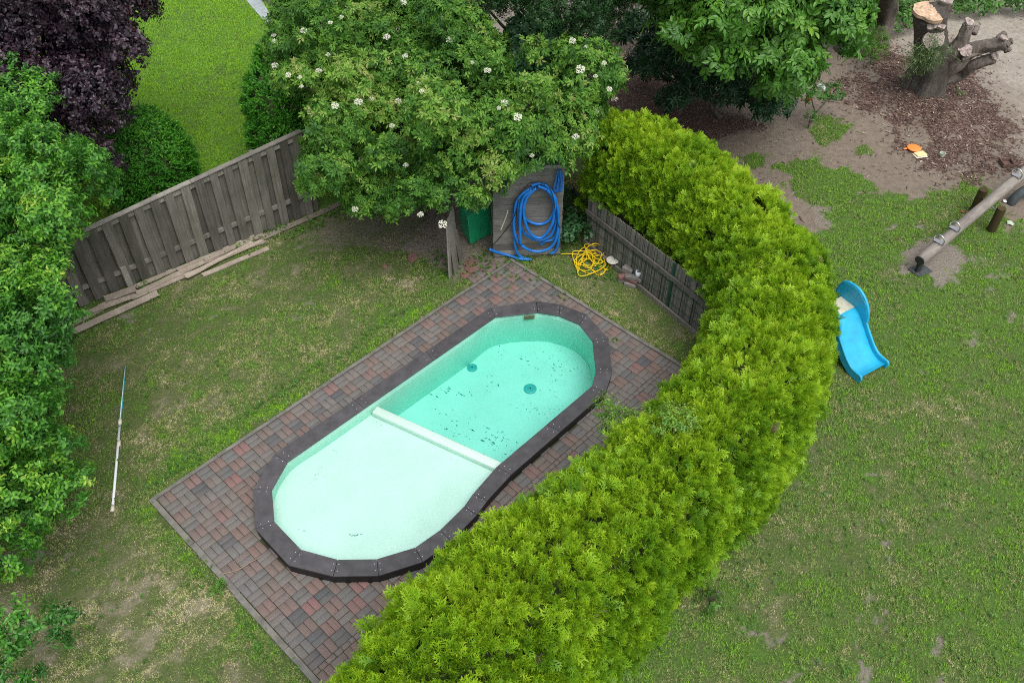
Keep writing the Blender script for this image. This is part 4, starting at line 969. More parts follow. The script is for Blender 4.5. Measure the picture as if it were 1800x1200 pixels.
shrub('ivy_shrub', 'glossy green ground shrub between the leaning trunk and the stump', [(1560, 10), (1585, 15), (1610, 5), (1575, 35), (1550, 25), (1600, 28), (1560, -15), (1600, -20)], .35, .36, 'bramble', M['walnut'], 36, .8, 61, .3)
shrub('ivy_shrub', 'glossy green ground shrub behind the cut stump', [(1665, 5), (1690, 12), (1715, 10), (1740, 5), (1765, 0), (1700, -15), (1740, -20), (1670, -20)], .3, .33, 'bramble', M['walnut'], 36, .8, 62, .3)
shrub('ivy_shrub', 'glossy green ground shrub in the far corner of the sand', [(1785, 8), (1800, 0), (1820, 10), (1840, -5)], .3, .25, 'bramble', M['walnut'], 36, .8, 63, .25)
shrub('yellow_shrub', 'small yellow green bush at the foot of the leaning trunk', [(1540, 65), (1535, 85), (1548, 75), (1530, 100), (1545, 92)], .4, .17, 'small', M['weed'], 70, .8, 64, .7, hole=.3)
shrub('shed_creeper', 'dark creeper growing between the shed and the hedge', [(1000, 400), (1020, 408), (1010, 380), (1032, 395), (994, 415), (990, 370), (1000, 345), (1025, 370)], .4, .15, 'bramble', M['bramble'], 60, .8, 65, .25)
shrub('elder_sprig', 'pale green sprig growing up through the hedge beside the pool', [(1065, 720, 1.5), (1085, 735, 1.6), (1105, 755, 1.7), (1120, 775, 1.8), (1075, 760, 1.55), (1185, 735, 2.1), (1200, 745, 2.1), (1170, 750, 2.1), (1130, 745, 1.8)], 1.7, .13, 'small', M['elder'], 75, 1.0, 66, .75)
shrub('weed_clump', 'broad leaved weed growing from the foot of the hedge beside the playground lawn', [(1250, 1050), (1262, 1040), (1256, 1066)], .12, .10, 'weed', M['weed'], 45, 1.1, 67, .4)

# ------------------------------------------------------------------ weeds round the kerbs (uncountable)
wr = np.random.default_rng(14); wp_ = []
def wcl(cx, cy, sx, sy, n_, rot=0):
    for _ in range(n_):
        a, b_ = wr.normal(0, sx), wr.normal(0, sy); wp_.append(P(cx + a * math.cos(rot) - b_ * math.sin(rot), cy + a * math.sin(rot) + b_ * math.cos(rot)))
wcl(385, 1030, 8, 10, 40); wcl(330, 935, 12, 10, 18, .8); wcl(900, 480, 25, 12, 60); wcl(850, 455, 14, 14, 60); wcl(870, 490, 14, 5, 25, -.7); wcl(905, 460, 12, 6, 30)
wcl(960, 500, 30, 6, 30, .6); wcl(1050, 480, 22, 16, 60); wcl(1068, 468, 8, 14, 50); wcl(990, 520, 10, 4, 12, .6); wcl(1080, 600, 4, 2, 5); wcl(1073, 655, 5, 4, 14); wcl(1078, 602, 6, 2, 10, .5)
wcl(790, 470, 20, 14, 40); wcl(760, 455, 12, 10, 30); wcl(500, 400, 30, 8, 60, -.4); wcl(440, 425, 25, 6, 40, -.4); wcl(330, 470, 12, 6, 14, -.4); wcl(250, 500, 8, 6, 20); wcl(590, 375, 15, 6, 40); wcl(540, 405, 20, 6, 40, -.4)
wcl(650, 590, 60, 4, 60, -.62); wcl(480, 700, 70, 5, 90, -.6); wcl(320, 820, 30, 8, 60, -.6); wcl(980, 410, 15, 12, 50); wcl(925, 440, 30, 8, 40); wcl(1000, 430, 15, 8, 40); wcl(1660, 90 * 2, 5, 3, 6); wcl(1687, 163, 4, 3, 8); wcl(450, 1130, 20, 4, 30, 1.0)
for _ in range(420): wp_.append(P(wr.uniform(120, 800), wr.uniform(440, 1180)))
for _ in range(520): wp_.append(P(wr.uniform(1260, 1800), wr.uniform(430, 1190)))
wp_ = np.array([q_ for q_ in wp_ if sdist(np.array([q_[0]]), np.array([q_[1]]), patio_poly)[0] < 0 or wr.random() < .45 and sdist(np.array([q_[0]]), np.array([q_[1]]), outer)[0] < -.05 and q_[1] > 10.0]); V, tn = scatter(wp_ + (0, 0, .015), np.tile([0, 0, 1.0], (len(wp_), 1)) + wr.normal(0, .3, (len(wp_), 3)), 'weed', .5, wr.uniform(.25, .8, len(wp_)), wr); V[:, 2] = np.maximum(V[:, 2], .003)
tag(fast_mesh('weeds', V, 4, M['weed'], None, (0, 0, 0), dict(tint=tn)), 'small green weeds along kerbs, planks and bricks', 'weeds', kind='stuff')

# ------------------------------------------------------------------ board fence
fence = thing('board_fence', 'weathered grey board fence with overlapping upright boards and a flat cap', 'fence', (*F0, 0))
FA = F0 - FD * 1.9; FL_ = 6.4; FN = np.array([FD[1], -FD[0]])            # toward the pool garden
fr2 = np.random.default_rng(9); H0, H1 = 1.14, 1.78; kf = MB(); kb = MB(); krail = MB(); kcap = MB(); s_ = 0; i = 0
def top(s): return H0 + (H1 - H0) * min(1, s / FL_)
pos_ = 0.0; i = 0
while pos_ < FL_:
    wd = fr2.uniform(.14, .165); q_ = FA + FD * (pos_ + wd / 2); ht = top(pos_) - fr2.uniform(0, .015); lean_ = fr2.normal(0, .008)
    b0 = np.array([*(q_ + FN * .035), .02]); b1 = np.array([*(q_ + FN * .035 + FD * lean_), ht])
    kf.beam(b0, b1, .018, wd, up=(*FD, 0) if False else (FN[0], FN[1], 0), tint=fr2.random()) if False else kf.box((b0 + b1) / 2, (wd, .018, ht - .02), axes=np.array([[FD[0], FD[1], 0], [FN[0], FN[1], 0], [FD[0] * lean_, FD[1] * lean_, 1]]), tint=fr2.random(), jit=.003)
    q2 = FA + FD * (pos_ + wd + .058); kb.box((*(q2 - FN * .035), ht / 2 - .02), (fr2.uniform(.165, .18), .018, ht - .06), axes=np.array([[FD[0], FD[1], 0], [FN[0], FN[1], 0], [0, 0, 1]]), tint=fr2.random(), jit=.003)
    pos_ += wd + .115; i += 1
kf.build('front_boards', M['fence'], fence); kb.build('back_boards', M['fence'], fence)
for hfrac in (.26, .95):
    krail = MB()
    for j in range(6):
        a_, b_ = FL_ * j / 6, FL_ * (j + 1) / 6; krail.beam((*(FA + FD * a_), top(a_) * hfrac), (*(FA + FD * (b_ - .005)), top(b_) * hfrac), .045, .075, tint=fr2.random())
    krail.build('rail', M['cap'], fence)
for j in range(3):
    a_, b_ = FL_ * j / 3, FL_ * (j + 1) / 3 - .006; kc = MB(); kc.beam((*(FA + FD * a_), top(a_) + .012), (*(FA + FD * b_), top(b_) + .012), .105, .02, tint=fr2.random(), jit=.002); kc.build('cap', M['cap'], fence)
for a_ in (.05, 1.85, 3.65, 5.45):
    kp = MB(); q_ = FA + FD * a_ - FN * .09; kp.box((*q_, top(a_) / 2), (.08, .08, top(a_)), axes=np.array([[FD[0], FD[1], 0], [FN[0], FN[1], 0], [0, 0, 1]])); kp.build('post', M['fence'], fence)
p0 = P(230, 505); k = MB(); k.box((p0[0] - .0, p0[1] + .0, .23), (.10, .10, .5), rz=math.atan2(FD[1], FD[0]), tint=.9, jit=.006); tag(k.build('stump_post', M['cap'], org=(p0[0], p0[1], 0)), 'short sawn off post leaning against the foot of the board fence', 'post')

# planks along the fence
PLK = [((118, 572), (238, 508), .16, .02, 'wide grey plank at the end under the fruit tree', .55), ((128, 583), (277, 515), .14, .045, 'pale reddish plank lying lowest on the lawn side', .75), ((120, 560), (236, 520), .10, .05, 'narrow pinkish plank between two wider ones at the tree end', .7), ((183, 525), (239, 507), .15, .07, 'short grey plank with a notched end beside the sawn post', .45),
       ((238, 504), (314, 470), .10, .03, 'thin plank closest to the fence just past the sawn post', .6), ((240, 516), (358, 460), .12, .05, 'long plank in the middle of the row with a dark knot', .6), ((232, 524), (330, 482), .10, .03, 'straight edged plank ending where the row narrows', .7),
       ((312, 473), (357, 454), .08, .07, 'short overlapping plank on top of the row', .5), ((356, 457), (462, 411), .16, .03, 'broad grey plank with a dark square hole', .5), ((325, 485), (463, 421), .08, .045, 'long yellowish plank on the lawn side', .95), ((328, 487), (443, 426), .07, .065, 'slim yellowish batten on top of the far planks', .9),
       ((355, 484), (472, 436), .10, .02, 'grey plank lying slightly apart on the grass', .7), ((458, 419), (512, 396), .14, .02, 'short reddish brown plank in the weeds', .2), ((506, 399), (598, 358), .12, .03, 'rotten brown plank disappearing under the flowering shrub', .1), ((345, 468), (468, 424), .06, .02, 'thin dark batten between the far planks', .3)]
for a_, b_, wd, z, lab, ti in PLK:
    A_, B_ = P(*a_, z), P(*b_, z); k = MB(); nseg = 6; L = np.linalg.norm(B_ - A_)
    prev = None; x = (B_ - A_) / L; y = np.array([-x[1], x[0], 0]); vs = []; fs = []
    for j in range(nseg + 1):
        c_ = A_ + (B_ - A_) * j / nseg + y * fr2.normal(0, .003) + np.array([0, 0, fr2.normal(0, .003)]); hw = wd / 2 * (1 + fr2.normal(0, .02))
        for sy, sz in ((-1, -1), (1, -1), (1, 1), (-1, 1)): vs.append(c_ + y * hw * sy + np.array([0, 0, .011 * sz]) + (x * fr2.uniform(-.03, .03) if j in (0, nseg) else 0))
    for j in range(nseg):
        for q_ in range(4): fs.append((j * 4 + q_, j * 4 + (q_ + 1) % 4, (j + 1) * 4 + (q_ + 1) % 4, (j + 1) * 4 + q_))
    fs += [(3, 2, 1, 0), tuple(nseg * 4 + q_ for q_ in range(4))]
    k.add(vs, fs, ti); tag(k.build('plank', M['plank'], org=(*A_[:2], 0)), lab, 'plank', 'old planks laid along the board fence')

# telescopic pole
pp = [P(220.5, 645, .03), P(211, 741, .03), P(209, 779, .03), P(198, 893, .03)]
pole = thing('telescopic_pole', 'thin telescopic pool pole, teal upper half and white lower half, lying on the dry lawn', 'pole', (*pp[0][:2], 0))
MB().tube([pp[0], pp[1]], .016, 10).build('teal_tube', M['teal'], pole, smooth=True); MB().tube([pp[1], pp[3]], .019, 10).build('white_tube', M['white'], pole, smooth=True)
MB().tube([pp[0] + (0, 0, .012), pp[1] + (0, 0, .012)], .0055, 8).build('stripe', M['white'], pole, smooth=True)
for c_ in (pp[1], pp[2], pp[3]):
    d_ = unit(pp[3] - pp[1]); MB().tube([c_ - d_ * .05, c_ + d_ * .05], .026, 12).build('collar', M['cream'], pole, smooth=True)

# ------------------------------------------------------------------ shed with its hoses
SY = 12.42; sx0, sx1 = -.36, .86; SHH = 1.95
shed = thing('garden_shed', 'small grey wooden shed with horizontal boards, half buried under the flowering shrub', 'shed', ((sx0 + sx1) / 2, SY + .6, 0))
k = MB(); z = .01; i = 0
wall_dir = np.array([1.0, .10]); wall_dir /= np.linalg.norm(wall_dir); SP0 = np.array([sx0, SY]); wn = np.array([wall_dir[1], -wall_dir[0]])
WLEN = (sx1 - sx0) / wall_dir[0]
while z < SHH:
    h = .138; a_ = SP0 + wall_dir * fr2.uniform(-.006, .006); b_ = SP0 + wall_dir * (WLEN + fr2.uniform(-.006, .006))
    k.beam((*(a_ + wn * fr2.uniform(-.002, .002)), z + h / 2), (*b_, z + h / 2), .022, h, tint=fr2.random(), jit=.0015); z += h + .006
k.build('front_wall', M['shed'], shed)
for e_ in (.05, WLEN - .05):
    q_ = SP0 + wall_dir * e_ - wn * .035; MB().box((*q_, SHH / 2), (.05, .045, SHH), rz=math.atan2(wall_dir[1], wall_dir[0])).build('corner_post', M['fence'], shed)
for s0, nm in ((0.0, 0), (WLEN, 1)):
    k = MB(); z = .01
    while z < SHH - .02:
        a_ = SP0 + wall_dir * (s0 + (.012 if nm == 0 else -.012)) - wn * .07; b_ = a_ - wn * 1.1; k.beam((*a_, z + .07), (*b_, z + .07), .02, .138, tint=fr2.random()); z += .144
    k.build('side_wall', M['shed'], shed)
k = MB(); a_ = SP0 + wall_dir * WLEN / 2; k.beam((*(a_ + wn * .08), SHH + .05), (*(a_ - wn * 1.25), SHH + .16), WLEN + .16, .03); k.build('roof', M['rubber'], shed)
def wallpt(px, py, off=.05):
    d = ray(px, py); o_ = np.array([0, 0, CAM_H]); w0 = np.array([*(SP0 + wn * off), 0]); nn = np.array([*wn, 0]); t_ = ((w0 - o_) @ nn) / (d @ nn); return o_ + d * t_
def hose(pts, offs, rad, kk=8): return catmull([wallpt(x, y, o_) for (x, y), o_ in zip(pts, offs)], kk)
def loop(cx, cy, rx, ry, a0, a1, n_, rot=0): return [(cx + rx * math.cos(a) * math.cos(rot) - ry * math.sin(a) * math.sin(rot), cy + rx * math.cos(a) * math.sin(rot) + ry * math.sin(a) * math.cos(rot)) for a in np.linspace(a0, a1, n_)]
k = MB(); RH = .026; pi = math.pi
paths = [([(938, 326), (920, 345), (916, 370), (928, 388), (948, 394), (964, 388), (973, 372), (972, 350), (958, 333), (940, 328)], .06),
         ([(934, 330), (914, 348), (912, 385), (922, 410), (945, 422), (966, 415), (976, 395), (978, 360), (966, 336), (944, 327)], .10),
         ([(930, 332), (909, 352), (903, 390), (908, 420), (925, 437), (948, 442), (970, 433), (980, 410), (981, 370), (970, 340), (946, 327)], .14),
         ([(928, 336), (906, 360), (903, 400), (906, 435), (914, 450), (932, 456)], .10),
         ([(934, 334), (918, 352), (914, 390), (915, 430)], .17),
         ([(950, 326), (972, 345), (981, 380), (982, 420), (977, 440), (968, 446)], .07),
         ([(942, 331), (925, 350), (921, 380), (932, 410), (950, 418), (965, 404), (973, 385), (975, 350), (962, 334)], .17),
         ([(960, 332), (977, 360), (980, 400), (972, 420), (958, 424), (950, 430)], .04),
         ([(934, 326), (952, 322), (966, 332), (978, 352)], .12)]
for pth, of in paths: k.tube(hose(pth, [of] * len(pth), RH), RH, 10)
k.tube(catmull([P(860, 438, .25), P(876, 444, .12), P(895, 449, .04), P(915, 455, .03), P(935, 456, .03)], 6), RH, 10)
tag(k.build('blue_hose', M['bluehose'], org=(.3, 12.3, 0), smooth=True), 'thick blue pool hose hanging in big loops on the shed wall', 'hose')
k = MB(); k.tube(hose([(942, 321), (960, 322), (972, 345), (978, 385), (984, 400)], [.19, .2, .2, .2, .16], .005), .006, 6); k.tube(hose([(912, 350), (904, 380), (892, 400), (878, 418), (867, 430)], [.19, .19, .05, .03, .03], .005), .006, 6); k.tube(hose([(930, 322), (945, 320), (960, 324)], [.15, .17, .17], .005), .007, 6)
k.tube(hose([(904, 380), (903, 360), (914, 340), (930, 322)], [.19] * 4, .005), .006, 6)
tag(k.build('black_cable', M['black'], org=(.2, 12.3, 0), smooth=True), 'thin black cable looped over the blue hose on the shed', 'cable')
k = MB(); k.tube(hose([(893, 370), (888, 385), (880, 405)], [.02] * 3, .01), .011, 8); tag(k.build('plastic_strip', M['cream'], org=(-.1, 12.3, 1), smooth=True), 'short cream strip fixed to the shed boards left of the blue hose', 'strip')
k = MB(); c0 = wallpt(978, 318, .12) + (.04, 0, 0)
for q_ in range(9):
    a_ = .02 * (q_ - 4); k.tube(catmull([c0 + (a_ * .3, .02 * (q_ % 3), .20), c0 + (a_ * .8 + .01, .03 * (q_ % 3), .0), c0 + (a_ * 1.0, .02 * (q_ % 3), -.16), c0 + (a_ * .5, .02, -.24)], 5), .011, 6)
tag(k.build('cord_bundle', M['bluecord'], org=(.8, 12.5, 0), smooth=True), 'bundle of thin blue cord hanging at the shed corner beside the hedge', 'cord')

# green box and leaning panel
gb = P(827, 431); d1 = unit(P(866, 410) - gb); d2 = unit(P(806, 396) - gb); k = MB()
d1 = d1[:2]; d2 = d2[:2]; c4 = [gb[:2], gb[:2] + d1 * .55, gb[:2] + d1 * .55 + d2 * .5, gb[:2] + d2 * .5]
k.add([(*c, .0) for c in c4] + [(*(np.array(c) * .97 + gb[:2] * .03 + np.array([-.04, .02])), .62 + .03 * (i_ % 2)) for i_, c in enumerate(c4)], [(0, 1, 5, 4), (1, 2, 6, 5), (2, 3, 7, 6), (3, 0, 4, 7), (4, 5, 6, 7), (3, 2, 1, 0)])
gbx = k.build('garden_bag', M['greentarp'], org=(gb[0], gb[1], 0), bevel=.02); tag(gbx, 'green plastic garden waste bag standing beside the shed', 'garden bag')
lpn = thing('fence_panel', 'old grey wooden panel standing edge on beneath the flowering shrub', 'panel', (*P(790, 490)[:2], 0))
a_ = P(790, 490); b_ = P(812, 440); dd = unit(b_ - a_); 
for j, (s0, s1, hh, of) in enumerate(((0, .16, 1.25, 0), (.17, .33, 1.22, .01), (.34, .52, 1.2, 0), (.10, .26, .75, .04), (.40, .56, .7, .05))):
    k = MB(); q0 = a_ + dd * s0; q1 = a_ + dd * s1; perp = np.array([dd[1], -dd[0], 0]); c_ = (q0 + q1) / 2 + perp * of
    k.box((c_[0] , c_[1], hh / 2), (s1 - s0, .02, hh), axes=np.array([[dd[0], dd[1], 0], [perp[0], perp[1], 0], [-.03 * j, 0.02, 1]]), tint=.9 - .12 * j, jit=.004); k.build('board', M['cap'], lpn)
# red paving fragments in the soil
for i_, (x, y, s_) in enumerate(((725, 452, .10), (828, 468, .14), (817, 482, .08), (676, 467, .05))):
    p = P(x, y); k = MB(); k.prism([(p[0] + s_ * math.cos(a) * fr2.uniform(.7, 1.2), p[1] + 1.4 * s_ * math.sin(a) * fr2.uniform(.7, 1.2)) for a in np.linspace(0, 5.6, 9)], -.01, .012)
    tag(k.build('brick_fragment', M['brickred'], org=(p[0], p[1], 0), bevel=.004), ['crumbled red brick patch left of the old panel', 'largest crumbled red brick patch, right of the old panel', 'small red brick crumb below the largest patch', 'tiny red brick crumb in the dry grass'][i_], 'brick fragment')

# ------------------------------------------------------------------ wire fence with reed screen
wf = thing('screen_fence', 'low grey reed screen fence with green wire and timber rails in front of the hedge', 'fence', (*P(1117, 497)[:2], 0))
w0, w1 = np.array([1.35, 12.90]), np.array([3.75, 9.60]); wd_ = (w1 - w0) / np.linalg.norm(w1 - w0); wl = np.linalg.norm(w1 - w0); wnn = np.array([-wd_[1], wd_[0]]) * -1
if (np.array([0, 8.]) - w0) @ wnn < 0: wnn = -wnn
k = MB(); s_ = 0; wr2 = np.random.default_rng(3)
while s_ < wl:
    q_ = w0 + wd_ * s_ ; ht = 1.02 + wr2.normal(0, .008); gap = (int(s_ / .25) != int((s_ - .02) / .25))
    k.box((*q_, ht / 2 + .02), (.015, .012, ht), rz=math.atan2(wd_[1], wd_[0]), tint=wr2.random()) if not gap else None
    s_ += .0195
k.build('reed_screen', wood_mat('reed', (.13, .125, .105), (.27, .26, .225), (.10, .10, .08)), wf)
k = MB(); k.beam((*(w0 - wnn * .02), .5), (*(w1 - wnn * .02), .5), .01, .96); k.build('backing', plain('dark_backing', (.05, .05, .042), .9, .3, 8, .2), wf)
MB().beam((*(w0 + wnn * .05), .74), (*(w1 + wnn * .05), .74), .03, .085, tint=.35).build('rail', M['fence'], wf); MB().beam((*(w0 + wnn * .05), .045), (*(w1 + wnn * .05), .045), .04, .09, tint=1.0).build('rail', M['fence'], wf)
k = MB()
for z in (.22, .42, .62): k.tube([(*(w0 + wnn * .035), z), (*(w1 + wnn * .035), z)], .006, 5)
for s_ in np.arange(.1, wl, .25): k.tube([(*(w0 + wd_ * s_ + wnn * .028), .06), (*(w0 + wd_ * s_ + wnn * .028), .98)], .0045, 5)
k.build('wire_mesh', M['greenmetal'], wf)
for s_ in (2.25,): MB().box((*(w0 + wd_ * s_ + wnn * .02), .52), (.05, .03, 1.04), rz=math.atan2(wd_[1], wd_[0])).build('post', M['greenmetal'], wf)

# yellow hose tangle
yr = np.random.default_rng(5); c0 = P(1037, 462)[:2]; pts = [P(986, 447, .03), P(1003, 446, .05)]
for q_ in range(62):
    a = q_ * .95 * (1 if q_ < 38 else -1) + yr.uniform(-.35, .35); rr_ = .32 * yr.uniform(.3, 1.15); cc = c0 + np.array([.07 * math.sin(q_ * .37), .09 * math.cos(q_ * .21)]) + np.array([.06, .03]) * math.sin(q_ * .13)
    pts.append(np.array([cc[0] + rr_ * .85 * math.cos(a), cc[1] + rr_ * 1.15 * math.sin(a), .02 + .10 * abs(math.sin(q_ * .51)) * (q_ / 62)]))
pts += [P(1030, 440, .15), P(1045, 428, .28), P(1058, 434, .15), P(1062, 446, .05)]
k = MB(); k.tube(catmull(pts, 7), .0095, 7); tag(k.build('yellow_hose', M['yellowhose'], org=(*c0, 0), smooth=True), 'tangled yellow garden hose on the grass by the reed screen', 'hose')

# bricks, mug, lid
bk = P(1100, 497); bd_ = math.atan2(wd_[1], wd_[0])
def brk(dx, dy, z, rz, mat, lab, sz=(.21, .10, .065)):
    c_ = bk[:2] + wd_ * dx + wnn * dy; k = MB(); k.box((c_[0], c_[1], z + sz[2] / 2), sz, rz=bd_ + rz, tint=fr2.random(), jit=.003); return tag(k.build('brick', M[mat], org=(c_[0], c_[1], z), bevel=.005), lab, 'brick', 'bricks stacked by the reed screen')
brk(.10, -.02, 0, .5, 'stonechip', 'grey brick at the bottom of the stack, sticking out toward the pool'); brk(-.07, .0, 0, .9, 'stonechip', 'grey brick at the bottom of the stack beside the yellow hose'); brk(.10, -.05, .068, .4, 'brickred', 'red brick on the second layer under the mug'); brk(-.06, .0, .068, 1.0, 'brickred', 'red brick on the second layer beside the grey blocks')
brk(.08, -.04, .136, .7, 'stonechip', 'tilted grey brick on the third layer next to the mug'); brk(-.09, -.12, 0, .2, 'stonechip', 'grey block low at the back of the stack', (.20, .14, .14)); brk(-.09, -.12, .142, .25, 'stonechip', 'large grey block on top of the stack behind the mug', (.20, .15, .10)); brk(.16, -.12, .136, .1, 'stonechip', 'grey brick carrying the white mug', (.21, .11, .065))
mg = bk[:2] + wd_ * .15 - wnn * .12; mz = .203; k = MB(); k.lathe((*mg, mz), [(.036, 0), (.046, .004), (.048, .115), (.043, .116), (.041, .01), (.001, .008)], 24, caps=False); mug = thing('mug', 'white mug standing on the brick stack', 'mug', (*mg, mz)); k.build('cup', M['mug'], mug, smooth=True)
k = MB(); k.tube([(mg[0] + .046 + .030 * math.sin(a), mg[1], mz + .06 + .036 * math.cos(a)) for a in np.linspace(.15, 3.0, 12)], .006, 8); k.build('handle', M['mug'], mug, smooth=True)
lp = P(1077, 457, .16); lid = thing('round_table_top', 'white speckled round disc on a short stand beside the stacked bricks', 'disc', (lp[0], lp[1], 0)); MB().lathe((lp[0], lp[1], .15), [(.105, 0), (.115, .008), (.11, .018), (.02, .02)], 28).build('disc', plain('speckled_disc', (.55, .54, .46), .6, .25, 25, .1), lid); MB().tube([(lp[0], lp[1], -.01), (lp[0], lp[1], .15)], .03, 10).build('stand', M['stonechip'], lid)

# ------------------------------------------------------------------ toy slide
sb0, sb1 = P(1508, 672)[:2], P(1557, 645)[:2]; sw = np.linalg.norm(sb1 - sb0); sr = (sb1 - sb0) / sw; sd_ = np.array([-sr[1], sr[0]]); scn = (sb0 + sb1) / 2
slide = thing('toy_slide', 'light blue plastic toy slide poking out from behind the hedge', 'slide', (*scn, 0))
def SL(a, s_, z): return (*(scn + sr * a + sd_ * s_ * .80), z * .82)
prof = [(0.02, .10), (.12, .075), (.25, .09), (.42, .19), (.60, .36), (.78, .55), (.94, .70), (1.04, .76), (1.10, .775)]
pr = catmull([np.array([a, b_, 0]) for a, b_ in prof], 4)[:, :2]; hw = sw / 2 - .035; vs = []; fs = []
for (s_, z) in pr: vs += [SL(-hw, s_, z), SL(hw, s_, z), SL(hw, s_, z - .02), SL(-hw, s_, z - .02)]
for i_ in range(len(pr) - 1):
    for q_ in range(4): fs.append((i_ * 4 + q_, i_ * 4 + (q_ + 1) % 4, (i_ + 1) * 4 + (q_ + 1) % 4, (i_ + 1) * 4 + q_))
fs += [(0, 1, 2, 3), tuple((len(pr) - 1) * 4 + q_ for q_ in (3, 2, 1, 0))]
k = MB(); k.add(vs, fs); k.build('chute', M['slide'], slide, smooth=False)
k = MB(); k.box(SL(0, 1.28, .775), (sw - .07, .29, .03), rz=math.atan2(sr[1], sr[0])); k.build('platform', M['slidedirt'], slide)
low = [(-.02, .0), (-.03, .09), (.0, .155), (.10, .16), (.25, .18), (.42, .29), (.60, .47), (.74, .62), (.80, .66)]
hood = [(.74, .60), (.78, .82), (.90, 1.02), (1.08, 1.16), (1.28, 1.20), (1.48, 1.15), (1.58, 1.0), (1.62, .7)]
side_poly = [(a, b_) for a, b_ in low] + hood + [(1.66, .0), (1.5, .0), (1.42, .42), (1.0, .50), (.72, .34), (.50, .15), (.30, .03), (.16, .0)]
for sgn_ in (-1, 1):
    a0, a1 = sgn_ * (sw / 2 - .035), sgn_ * (sw / 2 + .005); n_ = len(side_poly); k = MB(); vs = [SL(a0, s_, z) for s_, z in side_poly] + [SL(a1, s_, z) for s_, z in side_poly]
    k.add(vs, [tuple(range(n_)), tuple(range(n_, 2 * n_))[::-1]] + [(i_, (i_ + 1) % n_, n_ + (i_ + 1) % n_, n_ + i_) for i_ in range(n_)]); k.build('side_panel', M['slide'], slide, bevel=.008)
    rim = catmull([np.array(SL(sgn_ * (sw / 2 - .012), s_, z)) for s_, z in low[1:]], 5); MB().tube(rim, .022, 8).build('rim', M['slide'], slide, smooth=True)
    rim = catmull([np.array(SL(sgn_ * (sw / 2 - .005), s_, z)) for s_, z in hood], 5); MB().tube(rim, .026, 8).build('rim', M['slide'], slide, smooth=True)
for j in range(3): MB().box(SL(0, 1.52 + .06 * (2 - j), .2 + .2 * j), (sw - .08, .12, .03), rz=math.atan2(sr[1], sr[0])).build('step', M['slide'], slide)

# ------------------------------------------------------------------ seesaw log
e0 = P(1617, 458, .30); e1 = P(1800, 302, .80); dl = e1 - e0; Lg = np.linalg.norm(dl); dl /= Lg; e2 = e0 + dl * 5.2
ss = thing('seesaw', 'long grey log seesaw with steel hoop handles on two wooden posts', 'seesaw', (*P(1727, 392)[:2], 0))
k = MB(); cs = [e0 + dl * q_ for q_ in np.linspace(0, 5.2, 22)]; k.tube(cs, [.100 + .004 * math.sin(q_ * 1.3) for q_ in range(22)], 16, rough=.03); k.build('log', M['log'], ss, smooth=True)
for nd in M['log'].node_tree.nodes:
    if nd.type == 'MAPPING': nd.vector_type = 'TEXTURE'; nd.inputs['Rotation'].default_value = (0, 0, math.atan2(dl[1], dl[0])); nd.inputs['Scale'].default_value = (.9, 1 / 16, 1 / 16)
k = MB(); k.tube([e0 - dl * .012, e0 + dl * .002], .088, 16, rough=.05); k.build('log_end', M['dark'], ss)
k = MB(); lu_ = np.cross(dl, (0, 0, 1)); lu_ /= np.linalg.norm(lu_); lup = np.cross(lu_, dl)
if lup[2] < 0: lup = -lup
for px, py in ((1650, 420), (1677, 395), (1786, 298)):
    tt = min(np.linspace(0, 4, 400), key=lambda q_: abs(Q_ - px) if (Q_ := (lambda v: 900 + FOC * (B.T @ v)[0] / (B.T @ v)[2])(e0 + dl * q_ + lup * .12 - np.array([0, 0, CAM_H]))) else 9)
    c_ = e0 + dl * tt + lup * .10; kk = MB(); kk.tube(catmull([c_ - lu_ * .09 - lup * .02, c_ - lu_ * .095 + lup * .09, c_ - lu_ * .04 + lup * .16, c_ + lu_ * .04 + lup * .16, c_ + lu_ * .095 + lup * .09, c_ + lu_ * .09 - lup * .02], 5), .012, 8); hd_ = kk.build('handle', M['steel'], ss, smooth=True)
    MB().box(c_ + lup * .02, (.07, .16, .008), axes=np.array([dl, lu_, lup])).build('plate', M['steel'], hd_)
tp = min(np.linspace(0, 4, 400), key=lambda q_: abs((e0 + dl * q_)[1] - P(1727, 375, .45)[1])); pc = e0 + dl * tp
for px, py, hh in ((1742, 405, .52), (1711, 372, .52)):
    b_ = P(px, py); k = MB(); k.tube([(b_[0], b_[1], -.02), (b_[0], b_[1], hh)], [.085, .082], 14, rough=.02); k.build('post', M['postwood'], ss, smooth=False)
b0, b1 = P(1742, 405), P(1711, 372); MB().tube([(b0[0], b0[1], .38), (b1[0], b1[1], .38)], .014, 8).build('axle', M['steel'], ss)
k = MB(); f_ = e0 + dl * .08; k.box((f_[0], f_[1], .11), (.09, .07, .22), rz=.4, jit=.01); k.build('stopper', M['dark'], ss, bevel=.01)
f_ = P(1617, 475); k = MB(); k.box((f_[0], f_[1], .008), (.34, .26, .025), rz=.5, jit=.01); tag(k.build('rubber_mat', M['rubber'], org=(f_[0], f_[1], 0), bevel=.01), 'dark rubber mat on bare soil under the low end of the seesaw', 'mat')
f_ = P(1800, 352); k = MB(); k.tube([(f_[0] + .30 * math.cos(a), f_[1] + .10 * math.cos(a), .30 * math.sin(a) - .02) for a in np.linspace(-.05, math.pi + .05, 20)], .095, 12); tag(k.build('buried_tyre', M['rubber'], org=(f_[0], f_[1], 0), smooth=True), 'half buried grey rubber tyre beside the seesaw log', 'tyre')

